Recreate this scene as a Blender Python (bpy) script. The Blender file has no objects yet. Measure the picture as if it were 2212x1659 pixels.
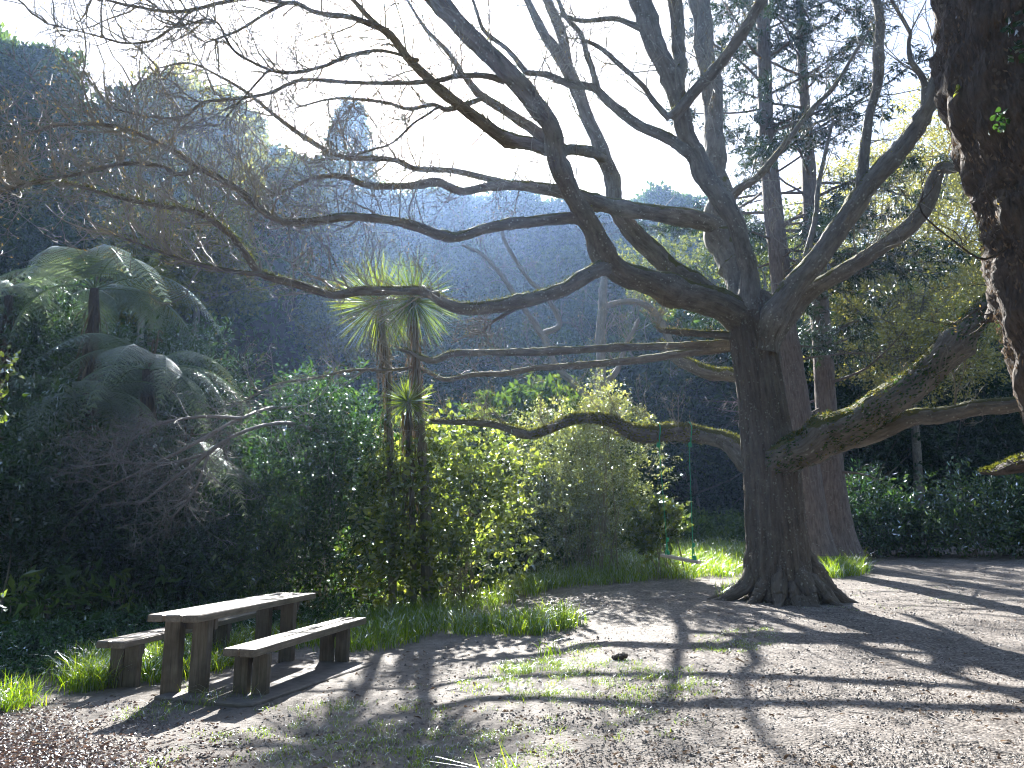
import bpy, math, random
import numpy as np
from mathutils import Vector
C = bpy.context.scene
# ------------------------------------------------------------------ camera, sky, sun, exposure
F, CX, CY = 1671.0, 1106.0, 829.5
PITCH = math.radians(10.7)
CAMZ = 1.6
cam = bpy.data.cameras.new('camera'); camo = bpy.data.objects.new('camera', cam)
C.collection.objects.link(camo); C.camera = camo
cam.sensor_width = 36; cam.lens = 36 * F / 2212; cam.clip_end = 1000; cam.clip_start = .05
camo.location = (0, 0, CAMZ); camo.rotation_euler = (math.pi / 2 + PITCH, 0, 0)
SUN_EL, SUN_AZ = math.radians(33.2), math.radians(8.3)      # ahead and to the left
sdir = Vector((-math.sin(SUN_AZ) * math.cos(SUN_EL), math.cos(SUN_AZ) * math.cos(SUN_EL), math.sin(SUN_EL)))
sl = bpy.data.lights.new('sun', 'SUN'); sl.energy = 5.0; sl.angle = math.radians(.5); sl.color = (1, .97, .91)
so = bpy.data.objects.new('sun', sl); C.collection.objects.link(so)
so.rotation_euler = sdir.to_track_quat('Z', 'Y').to_euler(); so.location = (0, 0, 60)
w = bpy.data.worlds.new('World'); C.world = w; w.use_nodes = True
nt = w.node_tree; bg = nt.nodes['Background']
sky = nt.nodes.new('ShaderNodeTexSky'); sky.sky_type = 'NISHITA'; sky.sun_disc = False
sky.sun_elevation = SUN_EL; sky.sun_rotation = -SUN_AZ
sky.dust_density = 1.6; sky.air_density = 1.0; sky.ozone_density = 1.5
nt.links.new(sky.outputs[0], bg.inputs[0]); bg.inputs[1].default_value = .08
C.view_settings.view_transform = 'Standard'; C.view_settings.look = 'None'
C.view_settings.exposure = 1.9; C.view_settings.gamma = 1
C.render.engine = 'CYCLES'
cy = C.cycles
cy.max_bounces = 6; cy.diffuse_bounces = 2; cy.glossy_bounces = 2; cy.transmission_bounces = 4
cy.transparent_max_bounces = 4; cy.volume_bounces = 0
cy.volume_step_rate = 8
cy.use_denoising = True
cy.filter_width = 1.05
cy.sample_clamp_indirect = 3
# ------------------------------------------------------------------ helpers
rng = np.random.default_rng(7)
def sstep(a, b, x):
    t = np.clip((x - a) / (b - a), 0, 1); return t * t * (3 - 2 * t)
cp, sp = math.cos(PITCH), math.sin(PITCH)
def ray(px, py):
    x = (np.asarray(px, float) - CX) / F; u = (CY - np.asarray(py, float)) / F
    return np.stack([x, cp - u * sp, sp + u * cp], -1)
def at(px, py, Y):
    r = ray(px, py); k = np.asarray(Y, float) / r[..., 1]
    return r * k[..., None] + np.array([0, 0, CAMZ])
def plane(px, py, z):
    r = ray(px, py); k = (z - CAMZ) / r[..., 2]
    return r * k[..., None] + np.array([0, 0, CAMZ])
def pxm(n, Y): return n / F * Y
def vnoise(x, y, s, seed=0):
    x = np.asarray(x, float) / s; y = np.asarray(y, float) / s
    r = np.random.default_rng(seed); out = 0
    for k in range(5):
        a = r.uniform(0, 6.28); f = r.uniform(.7, 1.9); ph = r.uniform(0, 6.28, 2)
        out = out + np.sin((x * math.cos(a) + y * math.sin(a)) * f * 3 + ph[0] + 1.3 * np.sin((x * math.sin(a) - y * math.cos(a)) * f * 2 + ph[1]))
    return out / 5
EDGE = np.array([(-30, 0), (-9, 4), (-5.8, 6.3), (-5.1, 8), (-4.8, 9.7), (-4.1, 12), (-2.9, 14), (-1, 16.5), (1, 19), (4, 22), (12, 25), (30, 28), (140, 30)], float)
def edge_dist(x, y):
    d = np.full(np.shape(x), 1e9)
    for a, b in zip(EDGE[:-1], EDGE[1:]):
        e = b - a; t = np.clip(((x - a[0]) * e[0] + (y - a[1]) * e[1]) / (e @ e), 0, 1)
        d = np.minimum(d, np.hypot(x - a[0] - t * e[0], y - a[1] - t * e[1]))
    return np.where(y > np.interp(x, EDGE[:, 0], EDGE[:, 1]), d, -d)
def hill_t(x, y):
    return y - np.interp(x, [-60, -26, -20, -10, 0, 20, 60], [12, 14, 24, 42, 50, 54, 50])
def H(x, y):
    x = np.asarray(x, float); y = np.asarray(y, float)
    base = .047 * np.clip(y - 5, 0, 22) * sstep(-3, 3, x)
    base = base + .02 * vnoise(x, y, 3.0, 1) * sstep(2, 5, np.abs(y - 8) + np.abs(x + 3.2))
    D = np.maximum(edge_dist(x, y), 0)
    left = 1 - sstep(-1, 6, x)
    base = base - (.12 * np.minimum(D, 4) + .4 * np.clip(D - 3.5, 0, 8)) * left
    t = hill_t(x, y)
    crest = 22 + 16 * sstep(-30, -16, x) - 5 * sstep(-10, 8, x) - 14 * sstep(14, 40, x)
    h = 1.35 * np.clip(t, 0, 200)
    h = crest * (1 - np.exp(-h / crest * 1.0 - (h / crest) ** 3 * .6))
    return base + h + .5 * vnoise(x, y, 9, 3) * sstep(0, 8, t)
def ground(px, py):
    r = ray(px, py); z = np.zeros(r.shape[:-1])
    for _ in range(40):
        k = (z - CAMZ) / np.minimum(r[..., 2], -.01); p = r * k[..., None] + np.array([0, 0, CAMZ])
        z = .5 * z + .5 * H(p[..., 0], p[..., 1])
    return np.stack([p[..., 0], p[..., 1], H(p[..., 0], p[..., 1])], -1)
def nrm(v): return v / np.maximum(np.linalg.norm(v, axis=-1, keepdims=True), 1e-9)

class MB:
    def __init__(s): s.V = []; s.F = []; s.R = []; s.B = []; s.n = 0
    def add(s, V, F, rnd=0.5, bark=None):
        V = np.asarray(V, float).reshape(-1, 3); F = np.asarray(F, np.int64)
        s.F.append(F + s.n); s.V.append(V); s.n += len(V)
        s.R.append(np.broadcast_to(np.asarray(rnd, float), (len(V),)).copy())
        s.B.append(V.copy() if bark is None else np.asarray(bark, float).reshape(-1, 3))
    def box(s, c, size, rot=0.0, bevel=.006, jit=0):
        hx, hy, hz = [a / 2 for a in size]; b = min(bevel, hx * .4, hy * .4, hz * .4)
        bm_v = []; idx = {}
        for ax in range(3):
            for sg in (-1, 1):
                for i, j in ((-1, -1), (1, -1), (1, 1), (-1, 1)):
                    h = [hx - b, hy - b, hz - b]; p = [0, 0, 0]
                    o = [k for k in range(3) if k != ax]
                    p[ax] = sg * (h[ax] + b); p[o[0]] = i * h[o[0]]; p[o[1]] = j * h[o[1]]
                    idx[(ax, sg, i, j)] = len(bm_v); bm_v.append(p)
        Fq = []; Ft = []
        for ax in range(3):
            for sg in (-1, 1):
                q = [idx[(ax, sg, i, j)] for i, j in ((-1, -1), (1, -1), (1, 1), (-1, 1))]
                flip = (sg < 0) ^ (ax == 1)
                Fq.append(q[::-1] if flip else q)
        def vid(ax, sx):       # vertex of face ax at corner signs sx
            o = [k for k in range(3) if k != ax]
            return idx[(ax, sx[ax], sx[o[0]], sx[o[1]])]
        for a in range(3):
            for b2 in range(a + 1, 3):
                c3 = 3 - a - b2
                for sa in (-1, 1):
                    for sb in (-1, 1):
                        s1 = [0] * 3; s1[a] = sa; s1[b2] = sb; s1[c3] = -1; s2 = list(s1); s2[c3] = 1
                        Fq.append([vid(a, s1), vid(a, s2), vid(b2, s2), vid(b2, s1)])
        for sx in ((i, j, k) for i in (-1, 1) for j in (-1, 1) for k in (-1, 1)):
            Ft.append([vid(0, sx), vid(1, sx), vid(2, sx)])
        V = np.array(bm_v, float)
        if jit: V += rng.normal(0, jit, V.shape)
        R = rng.random()
        bk = V.copy() + rng.random(3) * 10
        cr, sr = math.cos(rot), math.sin(rot)
        W = np.stack([V[:, 0] * cr - V[:, 1] * sr, V[:, 0] * sr + V[:, 1] * cr, V[:, 2]], -1) + np.asarray(c)
        n0 = s.n; s.add(W, Fq, R, bk)
        s.F.append(np.array(Ft) + n0)
    def build(s, name, mat, parent=None, smooth=False, label=None):
        V = np.concatenate(s.V) if s.V else np.zeros((0, 3))
        org = np.zeros(3)
        me = bpy.data.meshes.new(name)
        me.vertices.add(len(V))
        off = np.array(parent.matrix_world.translation) if parent is not None and False else org
        me.vertices.foreach_set('co', (V - off).ravel().astype(np.float32))
        nl = sum(f.size for f in s.F); me.loops.add(nl)
        me.loops.foreach_set('vertex_index', np.concatenate([f.ravel() for f in s.F]).astype(np.int32))
        st = []; o = 0
        for f in s.F:
            k = f.shape[1]; st.append(o + np.arange(len(f)) * k); o += f.size
        st = np.concatenate(st).astype(np.int32)
        me.polygons.add(len(st)); me.polygons.foreach_set('loop_start', st)
        me.polygons.foreach_set('use_smooth', np.full(len(st), smooth))
        a = me.attributes.new('rnd', 'FLOAT', 'POINT'); a.data.foreach_set('value', np.concatenate(s.R).astype(np.float32))
        b = me.attributes.new('bark', 'FLOAT_VECTOR', 'POINT'); b.data.foreach_set('vector', np.concatenate(s.B).ravel().astype(np.float32))
        me.update(calc_edges=True); me.validate()
        me.materials.append(mat)
        ob = bpy.data.objects.new(name, me); C.collection.objects.link(ob)
        if parent is not None:
            ob.parent = parent
            root = parent
            ob.matrix_parent_inverse = WM(parent).inverted()
        if label: ob['label'] = label
        return ob
from mathutils import Matrix
def WM(o):
    m = Matrix.Translation(o.location)
    if o.parent is not None: m = WM(o.parent) @ o.matrix_parent_inverse @ m
    return m
def tag(o, label, cat=None, group=None, kind=None):
    o['label'] = label
    if cat: o['category'] = cat
    if group: o['group'] = group
    if kind: o['kind'] = kind
    return o
def empty(name, loc, label, cat, group=None):
    o = bpy.data.objects.new(name, None); C.collection.objects.link(o); o.location = tuple(float(a) for a in loc)
    o.empty_display_size = .2
    return tag(o, label, cat, group)
def catmull(P, n):
    P = np.asarray(P, float); m = len(P)
    A = np.vstack([2 * P[0] - P[1], P, 2 * P[-1] - P[-2]])
    t = np.linspace(0, m - 1 - 1e-6, n); i = t.astype(int); f = (t - i)[:, None]
    p0, p1, p2, p3 = A[i], A[i + 1], A[i + 2], A[i + 3]
    return .5 * (2 * p1 + (p2 - p0) * f + (2 * p0 - 5 * p1 + 4 * p2 - p3) * f ** 2 + (3 * p1 - p0 - 3 * p2 + p3) * f ** 3)
def tube(mb, P, R, k=10, rough=.06, rnd=.5, cap=True, fl=None):
    """tube along points P with radii R"""
    P = np.asarray(P, float); R = np.asarray(R, float); n = len(P)
    T = nrm(np.gradient(P, axis=0))
    u = np.cross(T[0], [0.3, 1, .2]); u /= np.linalg.norm(u); U = [u]
    for i in range(1, n):
        u = U[-1] - T[i] * (U[-1] @ T[i]); U.append(u / np.linalg.norm(u))
    U = np.array(U); W = np.cross(T, U)
    s = np.concatenate([[0], np.cumsum(np.linalg.norm(np.diff(P, axis=0), axis=1))])
    th = np.linspace(0, 2 * math.pi, k, endpoint=False)
    ph = rng.uniform(0, 6.28, 6)
    g = R.mean() * 3 + .02
    nz = (np.sin(2 * th[None] + s[:, None] / g * .8 + ph[0]) + np.sin(3 * th[None] - s[:, None] / g * 1.3 + ph[1]) * .8
          + np.sin(th[None] + s[:, None] / g * 2.1 + ph[2]) * .8 + .7 * np.sin(5 * th[None] + s[:, None] / g * .7 + ph[3])) / 2
    rr = R[:, None] * (1 + rough * nz + rough * .5 * rng.normal(0, 1, nz.shape))
    if fl is not None: rr = rr * fl(s[:, None], th[None])
    co, si = np.cos(th)[None, :, None], np.sin(th)[None, :, None]
    V = P[:, None] + rr[..., None] * (co * U[:, None] + si * W[:, None])
    Rb = np.maximum(R, .02)[:, None]
    B = np.stack([np.cos(th)[None] * Rb, np.sin(th)[None] * Rb, np.broadcast_to(s[:, None], (n, k))], -1) + ph[3]
    i = np.arange(n - 1)[:, None] * k; j = np.arange(k)[None]; j2 = (j + 1) % k
    Fq = np.stack([i + j, i + j2, i + k + j2, i + k + j], -1).reshape(-1, 4)
    mb.add(V, Fq, rnd, B)
    if cap:
        V2 = V[-1]; c = P[-1] + T[-1] * R[-1] * .6
        mb.add(np.vstack([V2, c]), np.stack([np.arange(k), (np.arange(k) + 1) % k, np.full(k, k)], -1), rnd, np.vstack([B[-1], B[-1].mean(0)]))
def tubes(mb, paths, R0, R1, k=3, rnd=None):
    """batch of thin tubes; paths (N,m,3)"""
    N, m, _ = paths.shape
    if N == 0: return
    T = nrm(paths[:, -1] - paths[:, 0]); a = np.tile([.21, .35, .9], (N, 1)); a[np.abs(T[:, 2]) > .85] = [1, .2, 0]
    U = nrm(np.cross(T, a)); W = np.cross(T, U)
    th = np.linspace(0, 2 * math.pi, k, endpoint=False)
    f = np.linspace(0, 1, m)[None]
    R = R0[:, None] * (1 - f) + R1[:, None] * f
    V = paths[:, :, None] + R[..., None, None] * (np.cos(th)[None, None, :, None] * U[:, None, None] + np.sin(th)[None, None, :, None] * W[:, None, None])
    b = (np.arange(N) * m * k)[:, None, None]; i = (np.arange(m - 1) * k)[None, :, None]; j = np.arange(k)[None, None]; j2 = (j + 1) % k
    Fq = np.stack([b + i + j, b + i + j2, b + i + k + j2, b + i + k + j], -1).reshape(-1, 4)
    r = rng.random(N) if rnd is None else np.broadcast_to(rnd, (N,))
    mb.add(V.reshape(-1, 3), Fq, np.repeat(r, m * k))
def grow(S, D, L, m=6, jit=.25, up=.08, pull=None):
    N = len(S); P = np.empty((N, m, 3)); P[:, 0] = S; d = nrm(D); p = S.copy()
    for i in range(1, m):
        d = nrm(d + rng.normal(0, jit, (N, 3)) + np.array([0, 0, up]))
        p = p + d * (L / (m - 1))[:, None]; P[:, i] = p
    return P
def sidekids(P, nk, L, spread=1.0, lo=.15, hi=1.0, flat=.4):
    """nk children on each path; returns starts, dirs, idx"""
    N, m, _ = P.shape
    f = rng.uniform(lo, hi, (N, nk)) * (m - 1); i = np.minimum(f.astype(int), m - 2); fr = (f - i)[..., None]
    n = np.arange(N)[:, None]
    S = P[n, i] * (1 - fr) + P[n, i + 1] * fr
    T = nrm(P[n, i + 1] - P[n, i])
    q = rng.normal(0, 1, S.shape); q[..., 2] *= flat
    q = nrm(q - T * (q * T).sum(-1, keepdims=True))
    D = nrm(T * .75 + q * spread)
    return S.reshape(-1, 3), D.reshape(-1, 3), np.repeat(np.arange(N), nk), (f / (m - 1)).ravel()
def leaves(mb, c, d, n, L, W, rnd=None, shape='kite', fold=.12):
    N = len(c)
    if N == 0: return
    d = nrm(d); n = nrm(n - d * (n * d).sum(-1, keepdims=True)); s = np.cross(d, n)
    L = np.broadcast_to(L, (N,))[:, None]; W = np.broadcast_to(W, (N,))[:, None]
    if shape == 'kite':
        pts = [c, c + d * L * .45 + s * W * .5 + n * W * fold, c + d * L - n * L * .08, c + d * L * .45 - s * W * .5 + n * W * fold]
    elif shape == 'oval':
        pts = [c, c + d * L * .25 + s * W * .4 + n * W * fold, c + d * L * .65 + s * W * .42 + n * W * fold, c + d * L - n * L * .12,
               c + d * L * .65 - s * W * .42 + n * W * fold, c + d * L * .25 - s * W * .4 + n * W * fold]
    else:
        pts = [c, c - d * L * .12 + s * W * .28, c + d * L * .2 + s * W * .5 + n * W * fold, c + d * L * .65 + s * W * .3, c + d * L,
               c + d * L * .65 - s * W * .3, c + d * L * .2 - s * W * .5 + n * W * fold, c - d * L * .12 - s * W * .28]
    k = len(pts); V = np.stack(pts, 1)
    r = rng.random(N) if rnd is None else np.broadcast_to(rnd, (N,))
    mb.add(V.reshape(-1, 3), np.arange(N * k).reshape(N, k), np.repeat(r, k))
def blades(mb, B, Hh, Wd, lean, rnd=None, m=4):
    """grass blades: base B (N,3), height, width, lean amount"""
    N = len(B); a = rng.uniform(0, 6.28, N); ld = np.stack([np.cos(a), np.sin(a), np.zeros(N)], -1)
    b = rng.uniform(0, 6.28, N); sd = np.stack([np.cos(b), np.sin(b), np.zeros(N)], -1)
    f = np.linspace(0, 1, m); lean = np.broadcast_to(lean, (N,))
    P = B[:, None] + ld[:, None] * (Hh * lean)[:, None, None] * (f ** 2)[None, :, None] + np.array([0, 0, 1.])[None, None] * (Hh[:, None] * (f - .35 * lean[:, None] * f ** 3))[..., None]
    wd = (Wd[:, None] * np.array([.7, 1, .75, .06][:m] if m == 4 else np.linspace(1, .05, m))[None])[..., None]
    V = np.stack([P - sd[:, None] * wd * .5, P + sd[:, None] * wd * .5], 2)   # N,m,2,3
    bb = (np.arange(N) * m * 2)[:, None]; i = (np.arange(m - 1) * 2)[None]
    Fq = np.stack([bb + i, bb + i + 1, bb + i + 3, bb + i + 2], -1).reshape(-1, 4)
    r = rng.random(N) if rnd is None else np.broadcast_to(rnd, (N,))
    mb.add(V.reshape(-1, 3), Fq, np.repeat(r, m * 2))
    return P[:, -1]
# ------------------------------------------------------------------ materials
def M(name):
    m = bpy.data.materials.new(name); m.use_nodes = True; n = m.node_tree; n.nodes.clear()
    out = n.nodes.new('ShaderNodeOutputMaterial'); return m, n, out
def node(n, t, **kw):
    x = n.nodes.new(t)
    for k, v in kw.items():
        if k.startswith('i_'):
            key = k[2:]; x.inputs[int(key) if key.isdigit() else key.replace('_', ' ')].default_value = v
        else: setattr(x, k, v)
    return x
def ramp(n, stops, fac=None):
    r = n.nodes.new('ShaderNodeValToRGB'); e = r.color_ramp.elements
    while len(e) < len(stops): e.new(.5)
    for a, (p, c) in zip(e, stops): a.position = p; a.color = (*c, 1) if len(c) == 3 else c
    if fac is not None: n.links.new(fac, r.inputs[0])
    return r
def leaf_mat(name, cols, tcol, trans=.45, gloss=.12, rough=.35, objvar=.25):
    m, n, out = M(name); L = n.links.new
    at_ = node(n, 'ShaderNodeAttribute', attribute_name='rnd'); r = ramp(n, cols, at_.outputs['Fac'])
    oi = node(n, 'ShaderNodeObjectInfo'); hs = node(n, 'ShaderNodeHueSaturation')
    mr = node(n, 'ShaderNodeMapRange'); L(oi.outputs['Random'], mr.inputs[0]); mr.inputs[3].default_value = 1 - objvar; mr.inputs[4].default_value = 1 + objvar
    L(mr.outputs[0], hs.inputs['Value']); L(r.outputs[0], hs.inputs['Color'])
    mh = node(n, 'ShaderNodeMapRange'); L(oi.outputs['Random'], mh.inputs[0]); mh.inputs[3].default_value = .5 + .04 * objvar * 2; mh.inputs[4].default_value = .5 - .05 * objvar * 2
    L(mh.outputs[0], hs.inputs['Hue'])
    d = node(n, 'ShaderNodeBsdfDiffuse'); L(hs.outputs[0], d.inputs[0])
    t = node(n, 'ShaderNodeBsdfTranslucent')
    mt = node(n, 'ShaderNodeMix', data_type='RGBA', blend_type='MULTIPLY'); mt.inputs[0].default_value = 1
    L(hs.outputs[0], mt.inputs[6]); mt.inputs[7].default_value = (*tcol, 1); L(mt.outputs[2], t.inputs[0])
    mx = node(n, 'ShaderNodeMixShader'); mx.inputs[0].default_value = trans; L(d.outputs[0], mx.inputs[1]); L(t.outputs[0], mx.inputs[2])
    g = node(n, 'ShaderNodeBsdfGlossy'); g.inputs['Roughness'].default_value = rough; g.inputs[0].default_value = (.9, .95, 1, 1)
    fr = node(n, 'ShaderNodeFresnel'); fr.inputs[0].default_value = 1.4
    mm = node(n, 'ShaderNodeMath', operation='MULTIPLY'); L(fr.outputs[0], mm.inputs[0]); mm.inputs[1].default_value = gloss * 8
    mc = node(n, 'ShaderNodeMath', operation='MINIMUM'); L(mm.outputs[0], mc.inputs[0]); mc.inputs[1].default_value = .8
    m2 = node(n, 'ShaderNodeMixShader'); L(mc.outputs[0], m2.inputs[0]); L(mx.outputs[0], m2.inputs[1]); L(g.outputs[0], m2.inputs[2])
    L(m2.outputs[0], out.inputs[0]); return m
def bark_mat(name, c1, c2, lich=(.42, .44, .38), lamt=.5, moss=None, scale=1., bump=.6, stretch=.25, ring=0):
    m, n, out = M(name); L = n.links.new
    a = node(n, 'ShaderNodeAttribute', attribute_name='bark')
    mp = node(n, 'ShaderNodeMapping'); L(a.outputs['Vector'], mp.inputs[0]); mp.inputs['Scale'].default_value = (scale, scale, scale * stretch)
    n1 = node(n, 'ShaderNodeTexNoise', i_Scale=14., i_Detail=8., i_Roughness=.68); L(mp.outputs[0], n1.inputs['Vector'])
    v1 = node(n, 'ShaderNodeTexVoronoi', i_Scale=26.); L(mp.outputs[0], v1.inputs['Vector'])
    r1 = ramp(n, [(.3, c1), (.68, c2)], n1.outputs[0])
    n2 = node(n, 'ShaderNodeTexNoise', i_Scale=2.4, i_Detail=6., i_Roughness=.7); L(a.outputs['Vector'], n2.inputs['Vector'])
    r2 = ramp(n, [(.5, (0, 0, 0)), (.68, (1, 1, 1))], n2.outputs[0])
    vl = node(n, 'ShaderNodeTexVoronoi', i_Scale=16.); L(a.outputs['Vector'], vl.inputs['Vector'])
    nz = node(n, 'ShaderNodeTexNoise', i_Scale=30., i_Detail=3.); L(a.outputs['Vector'], nz.inputs['Vector'])
    ad = node(n, 'ShaderNodeMath', operation='MULTIPLY_ADD'); L(nz.outputs[0], ad.inputs[0]); ad.inputs[1].default_value = .35; L(vl.outputs['Distance'], ad.inputs[2])
    rl = ramp(n, [(.38, (1, 1, 1)), (.46, (0, 0, 0))], ad.outputs[0])
    ns = node(n, 'ShaderNodeTexNoise', i_Scale=3.5, i_Detail=3.); L(a.outputs['Vector'], ns.inputs['Vector'])
    rs = ramp(n, [(.48, (0, 0, 0)), (.56, (1, 1, 1))], ns.outputs[0])
    m1 = node(n, 'ShaderNodeMath', operation='MULTIPLY'); L(rl.outputs[0], m1.inputs[0]); L(rs.outputs[0], m1.inputs[1])
    m2 = node(n, 'ShaderNodeMath', operation='MAXIMUM'); L(m1.outputs[0], m2.inputs[0])
    m3 = node(n, 'ShaderNodeMath', operation='MULTIPLY'); L(r2.outputs[0], m3.inputs[0]); m3.inputs[1].default_value = .35; L(m3.outputs[0], m2.inputs[1])
    m4 = node(n, 'ShaderNodeMath', operation='MULTIPLY'); L(m2.outputs[0], m4.inputs[0]); m4.inputs[1].default_value = lamt
    mx = node(n, 'ShaderNodeMix', data_type='RGBA'); L(m4.outputs[0], mx.inputs[0]); L(r1.outputs[0], mx.inputs[6]); mx.inputs[7].default_value = (*lich, 1)
    col = mx.outputs[2]
    if moss:
        ge = node(n, 'ShaderNodeNewGeometry'); sx = node(n, 'ShaderNodeSeparateXYZ'); L(ge.outputs['Normal'], sx.inputs[0])
        nm = node(n, 'ShaderNodeTexNoise', i_Scale=3., i_Detail=5.); L(a.outputs['Vector'], nm.inputs['Vector'])
        aa = node(n, 'ShaderNodeMath', operation='MULTIPLY_ADD'); L(nm.outputs[0], aa.inputs[0]); aa.inputs[1].default_value = 1.6; L(sx.outputs[2], aa.inputs[2])
        rm = ramp(n, [(.95, (0, 0, 0)), (1., (1, 1, 1))]); dv = node(n, 'ShaderNodeMath', operation='MULTIPLY'); L(aa.outputs[0], dv.inputs[0]); dv.inputs[1].default_value = .75
        L(dv.outputs[0], rm.inputs[0])
        mo = node(n, 'ShaderNodeMix', data_type='RGBA'); L(rm.outputs[0], mo.inputs[0]); L(col, mo.inputs[6]); mo.inputs[7].default_value = (*moss, 1); col = mo.outputs[2]
    p = node(n, 'ShaderNodeBsdfPrincipled', i_Roughness=.8); L(col, p.inputs['Base Color'])
    mu = node(n, 'ShaderNodeMath', operation='MULTIPLY_ADD'); L(v1.outputs['Distance'], mu.inputs[0]); mu.inputs[1].default_value = .5; L(n1.outputs[0], mu.inputs[2])
    b = node(n, 'ShaderNodeBump', i_Strength=bump, i_Distance=.045); L(mu.outputs[0], b.inputs['Height']); L(b.outputs[0], p.inputs['Normal'])
    L(p.outputs[0], out.inputs[0]); return m
def simple(name, col, rough=.7, var=.3, scale=8., bump=.3, spec=.5, stretch=(1, 1, 1), bdist=.01):
    m, n, out = M(name); L = n.links.new
    a = node(n, 'ShaderNodeAttribute', attribute_name='bark'); mp = node(n, 'ShaderNodeMapping'); mp.inputs['Scale'].default_value = stretch
    L(a.outputs['Vector'], mp.inputs[0])
    t = node(n, 'ShaderNodeTexNoise', i_Scale=scale, i_Detail=8., i_Roughness=.65); L(mp.outputs[0], t.inputs['Vector'])
    r = ramp(n, [(.3, tuple(c * (1 - var) for c in col)), (.7, tuple(min(1, c * (1 + var)) for c in col))], t.outputs[0])
    p = node(n, 'ShaderNodeBsdfPrincipled', i_Roughness=rough); L(r.outputs[0], p.inputs['Base Color']); p.inputs['Specular IOR Level'].default_value = spec
    b = node(n, 'ShaderNodeBump', i_Strength=bump, i_Distance=bdist); L(t.outputs[0], b.inputs['Height']); L(b.outputs[0], p.inputs['Normal'])
    L(p.outputs[0], out.inputs[0]); return m

m_bark = bark_mat('bark_lichen', (.08, .072, .06), (.26, .235, .2), lich=(.46, .47, .4), lamt=.7, moss=(.1, .1, .025), bump=.9)
m_bark_trunk = bark_mat('bark_trunk', (.06, .05, .04), (.22, .185, .15), lich=(.4, .39, .33), lamt=.55, stretch=.14, bump=1.)
m_bark_con = bark_mat('bark_conifer', (.08, .062, .055), (.26, .21, .185), lich=(.4, .4, .36), lamt=.35, stretch=.18, scale=1.6, bump=.8)
m_bark_near = bark_mat('bark_rough_near', (.022, .017, .013), (.15, .115, .09), lich=(.3, .24, .18), lamt=.4, moss=(.06, .055, .02), scale=1.8, bump=1., stretch=.3)
m_bark_pale = bark_mat('bark_pale', (.14, .14, .13), (.33, .32, .29), lich=(.5, .52, .46), lamt=.5)
m_twig = simple('twig_bark', (.27, .25, .2), .6, .3, 12, .2)
m_dead = simple('dead_twig', (.26, .24, .23), .7, .3, 12, .2)
m_moss = leaf_mat('moss', [(0, (.06, .07, .012)), (1, (.2, .2, .05))], (1.3, 1.3, .6), .5, .03, .6)
m_bud = leaf_mat('buds', [(0, (.16, .12, .05)), (1, (.36, .3, .12))], (1.2, 1.1, .6), .5, .05)
m_forest = leaf_mat('forest_leaf', [(0, (.025, .055, .02)), (.6, (.06, .11, .035)), (1, (.14, .19, .05))], (1.5, 1.7, .5), .45, .012, .5)
m_dark = leaf_mat('shade_darkened_leaf', [(0, (.012, .035, .015)), (.6, (.03, .06, .022)), (1, (.05, .09, .03))], (1.2, 1.5, .6), .3, .02, .6)  # darker version of the forest leaf, its colour standing in for deep shade
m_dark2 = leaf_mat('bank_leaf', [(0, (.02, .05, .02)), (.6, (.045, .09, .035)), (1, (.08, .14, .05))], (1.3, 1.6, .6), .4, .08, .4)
m_forest_y = leaf_mat('forest_leaf_olive', [(0, (.09, .11, .03)), (.6, (.2, .21, .07)), (1, (.38, .37, .15))], (1.5, 1.55, .6), .55, .015, .5)
m_spring = leaf_mat('spring_leaf', [(0, (.17, .19, .06)), (.6, (.32, .33, .12)), (1, (.48, .46, .22))], (1.3, 1.25, .5), .6, .05, .4)
m_glossy = leaf_mat('glossy_leaf', [(0, (.03, .065, .025)), (.7, (.065, .13, .045)), (1, (.2, .28, .1))], (1.6, 1.75, .7), .46, .26, .22)
m_yellow = leaf_mat('yellow_leaf', [(0, (.05, .09, .03)), (.5, (.15, .2, .06)), (1, (.36, .4, .14))], (1.85, 1.85, .7), .58, .12, .3)
m_pale = leaf_mat('pale_leaf', [(0, (.08, .11, .035)), (.6, (.2, .23, .09)), (1, (.38, .4, .2))], (1.9, 1.9, .85), .58, .3, .3)
m_fern = leaf_mat('fern_frond', [(0, (.14, .19, .11)), (1, (.32, .38, .27))], (1.4, 1.5, .9), .55, .12, .4)
m_conif = leaf_mat('conifer_needles', [(0, (.012, .035, .016)), (1, (.045, .08, .035))], (1.2, 1.4, .7), .25, .06, .4)
m_cord = leaf_mat('cabbage_leaf', [(0, (.07, .12, .03)), (1, (.2, .26, .07))], (1.8, 1.8, .55), .5, .14, .3)
m_thatch = leaf_mat('dead_leaf_skirt', [(0, (.08, .06, .04)), (1, (.24, .19, .13))], (1.1, 1., .8), .3, .03, .6)
m_grass = leaf_mat('grass_blade', [(0, (.06, .13, .015)), (.6, (.15, .25, .03)), (1, (.3, .38, .06))], (2.2, 2.1, .4), .6, .1, .35, objvar=.05)
m_cover = leaf_mat('ground_cover_leaf', [(0, (.03, .08, .03)), (1, (.08, .17, .06))], (1.3, 1.5, .6), .35, .08, .4, objvar=.05)
m_litter = leaf_mat('fallen_leaf', [(0, (.06, .04, .033)), (.5, (.16, .115, .095)), (1, (.38, .32, .29))], (1.1, .8, .6), .25, .2, .36, objvar=.02)
m_flower = leaf_mat('white_flower', [(0, (.6, .6, .58)), (1, (.8, .8, .8))], (1, 1, 1), .5, .03, .5, objvar=.02)
m_lichen = leaf_mat('lichen', [(0, (.2, .21, .17)), (1, (.42, .44, .36))], (1, 1, 1), .15, .02, .7, objvar=.02)
m_rope = simple('green_rope', (.03, .42, .2), .5, .2, 60, .3)
m_concrete = simple('concrete', (.17, .15, .135), .75, .35, 7, .5, bdist=.02)
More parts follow.
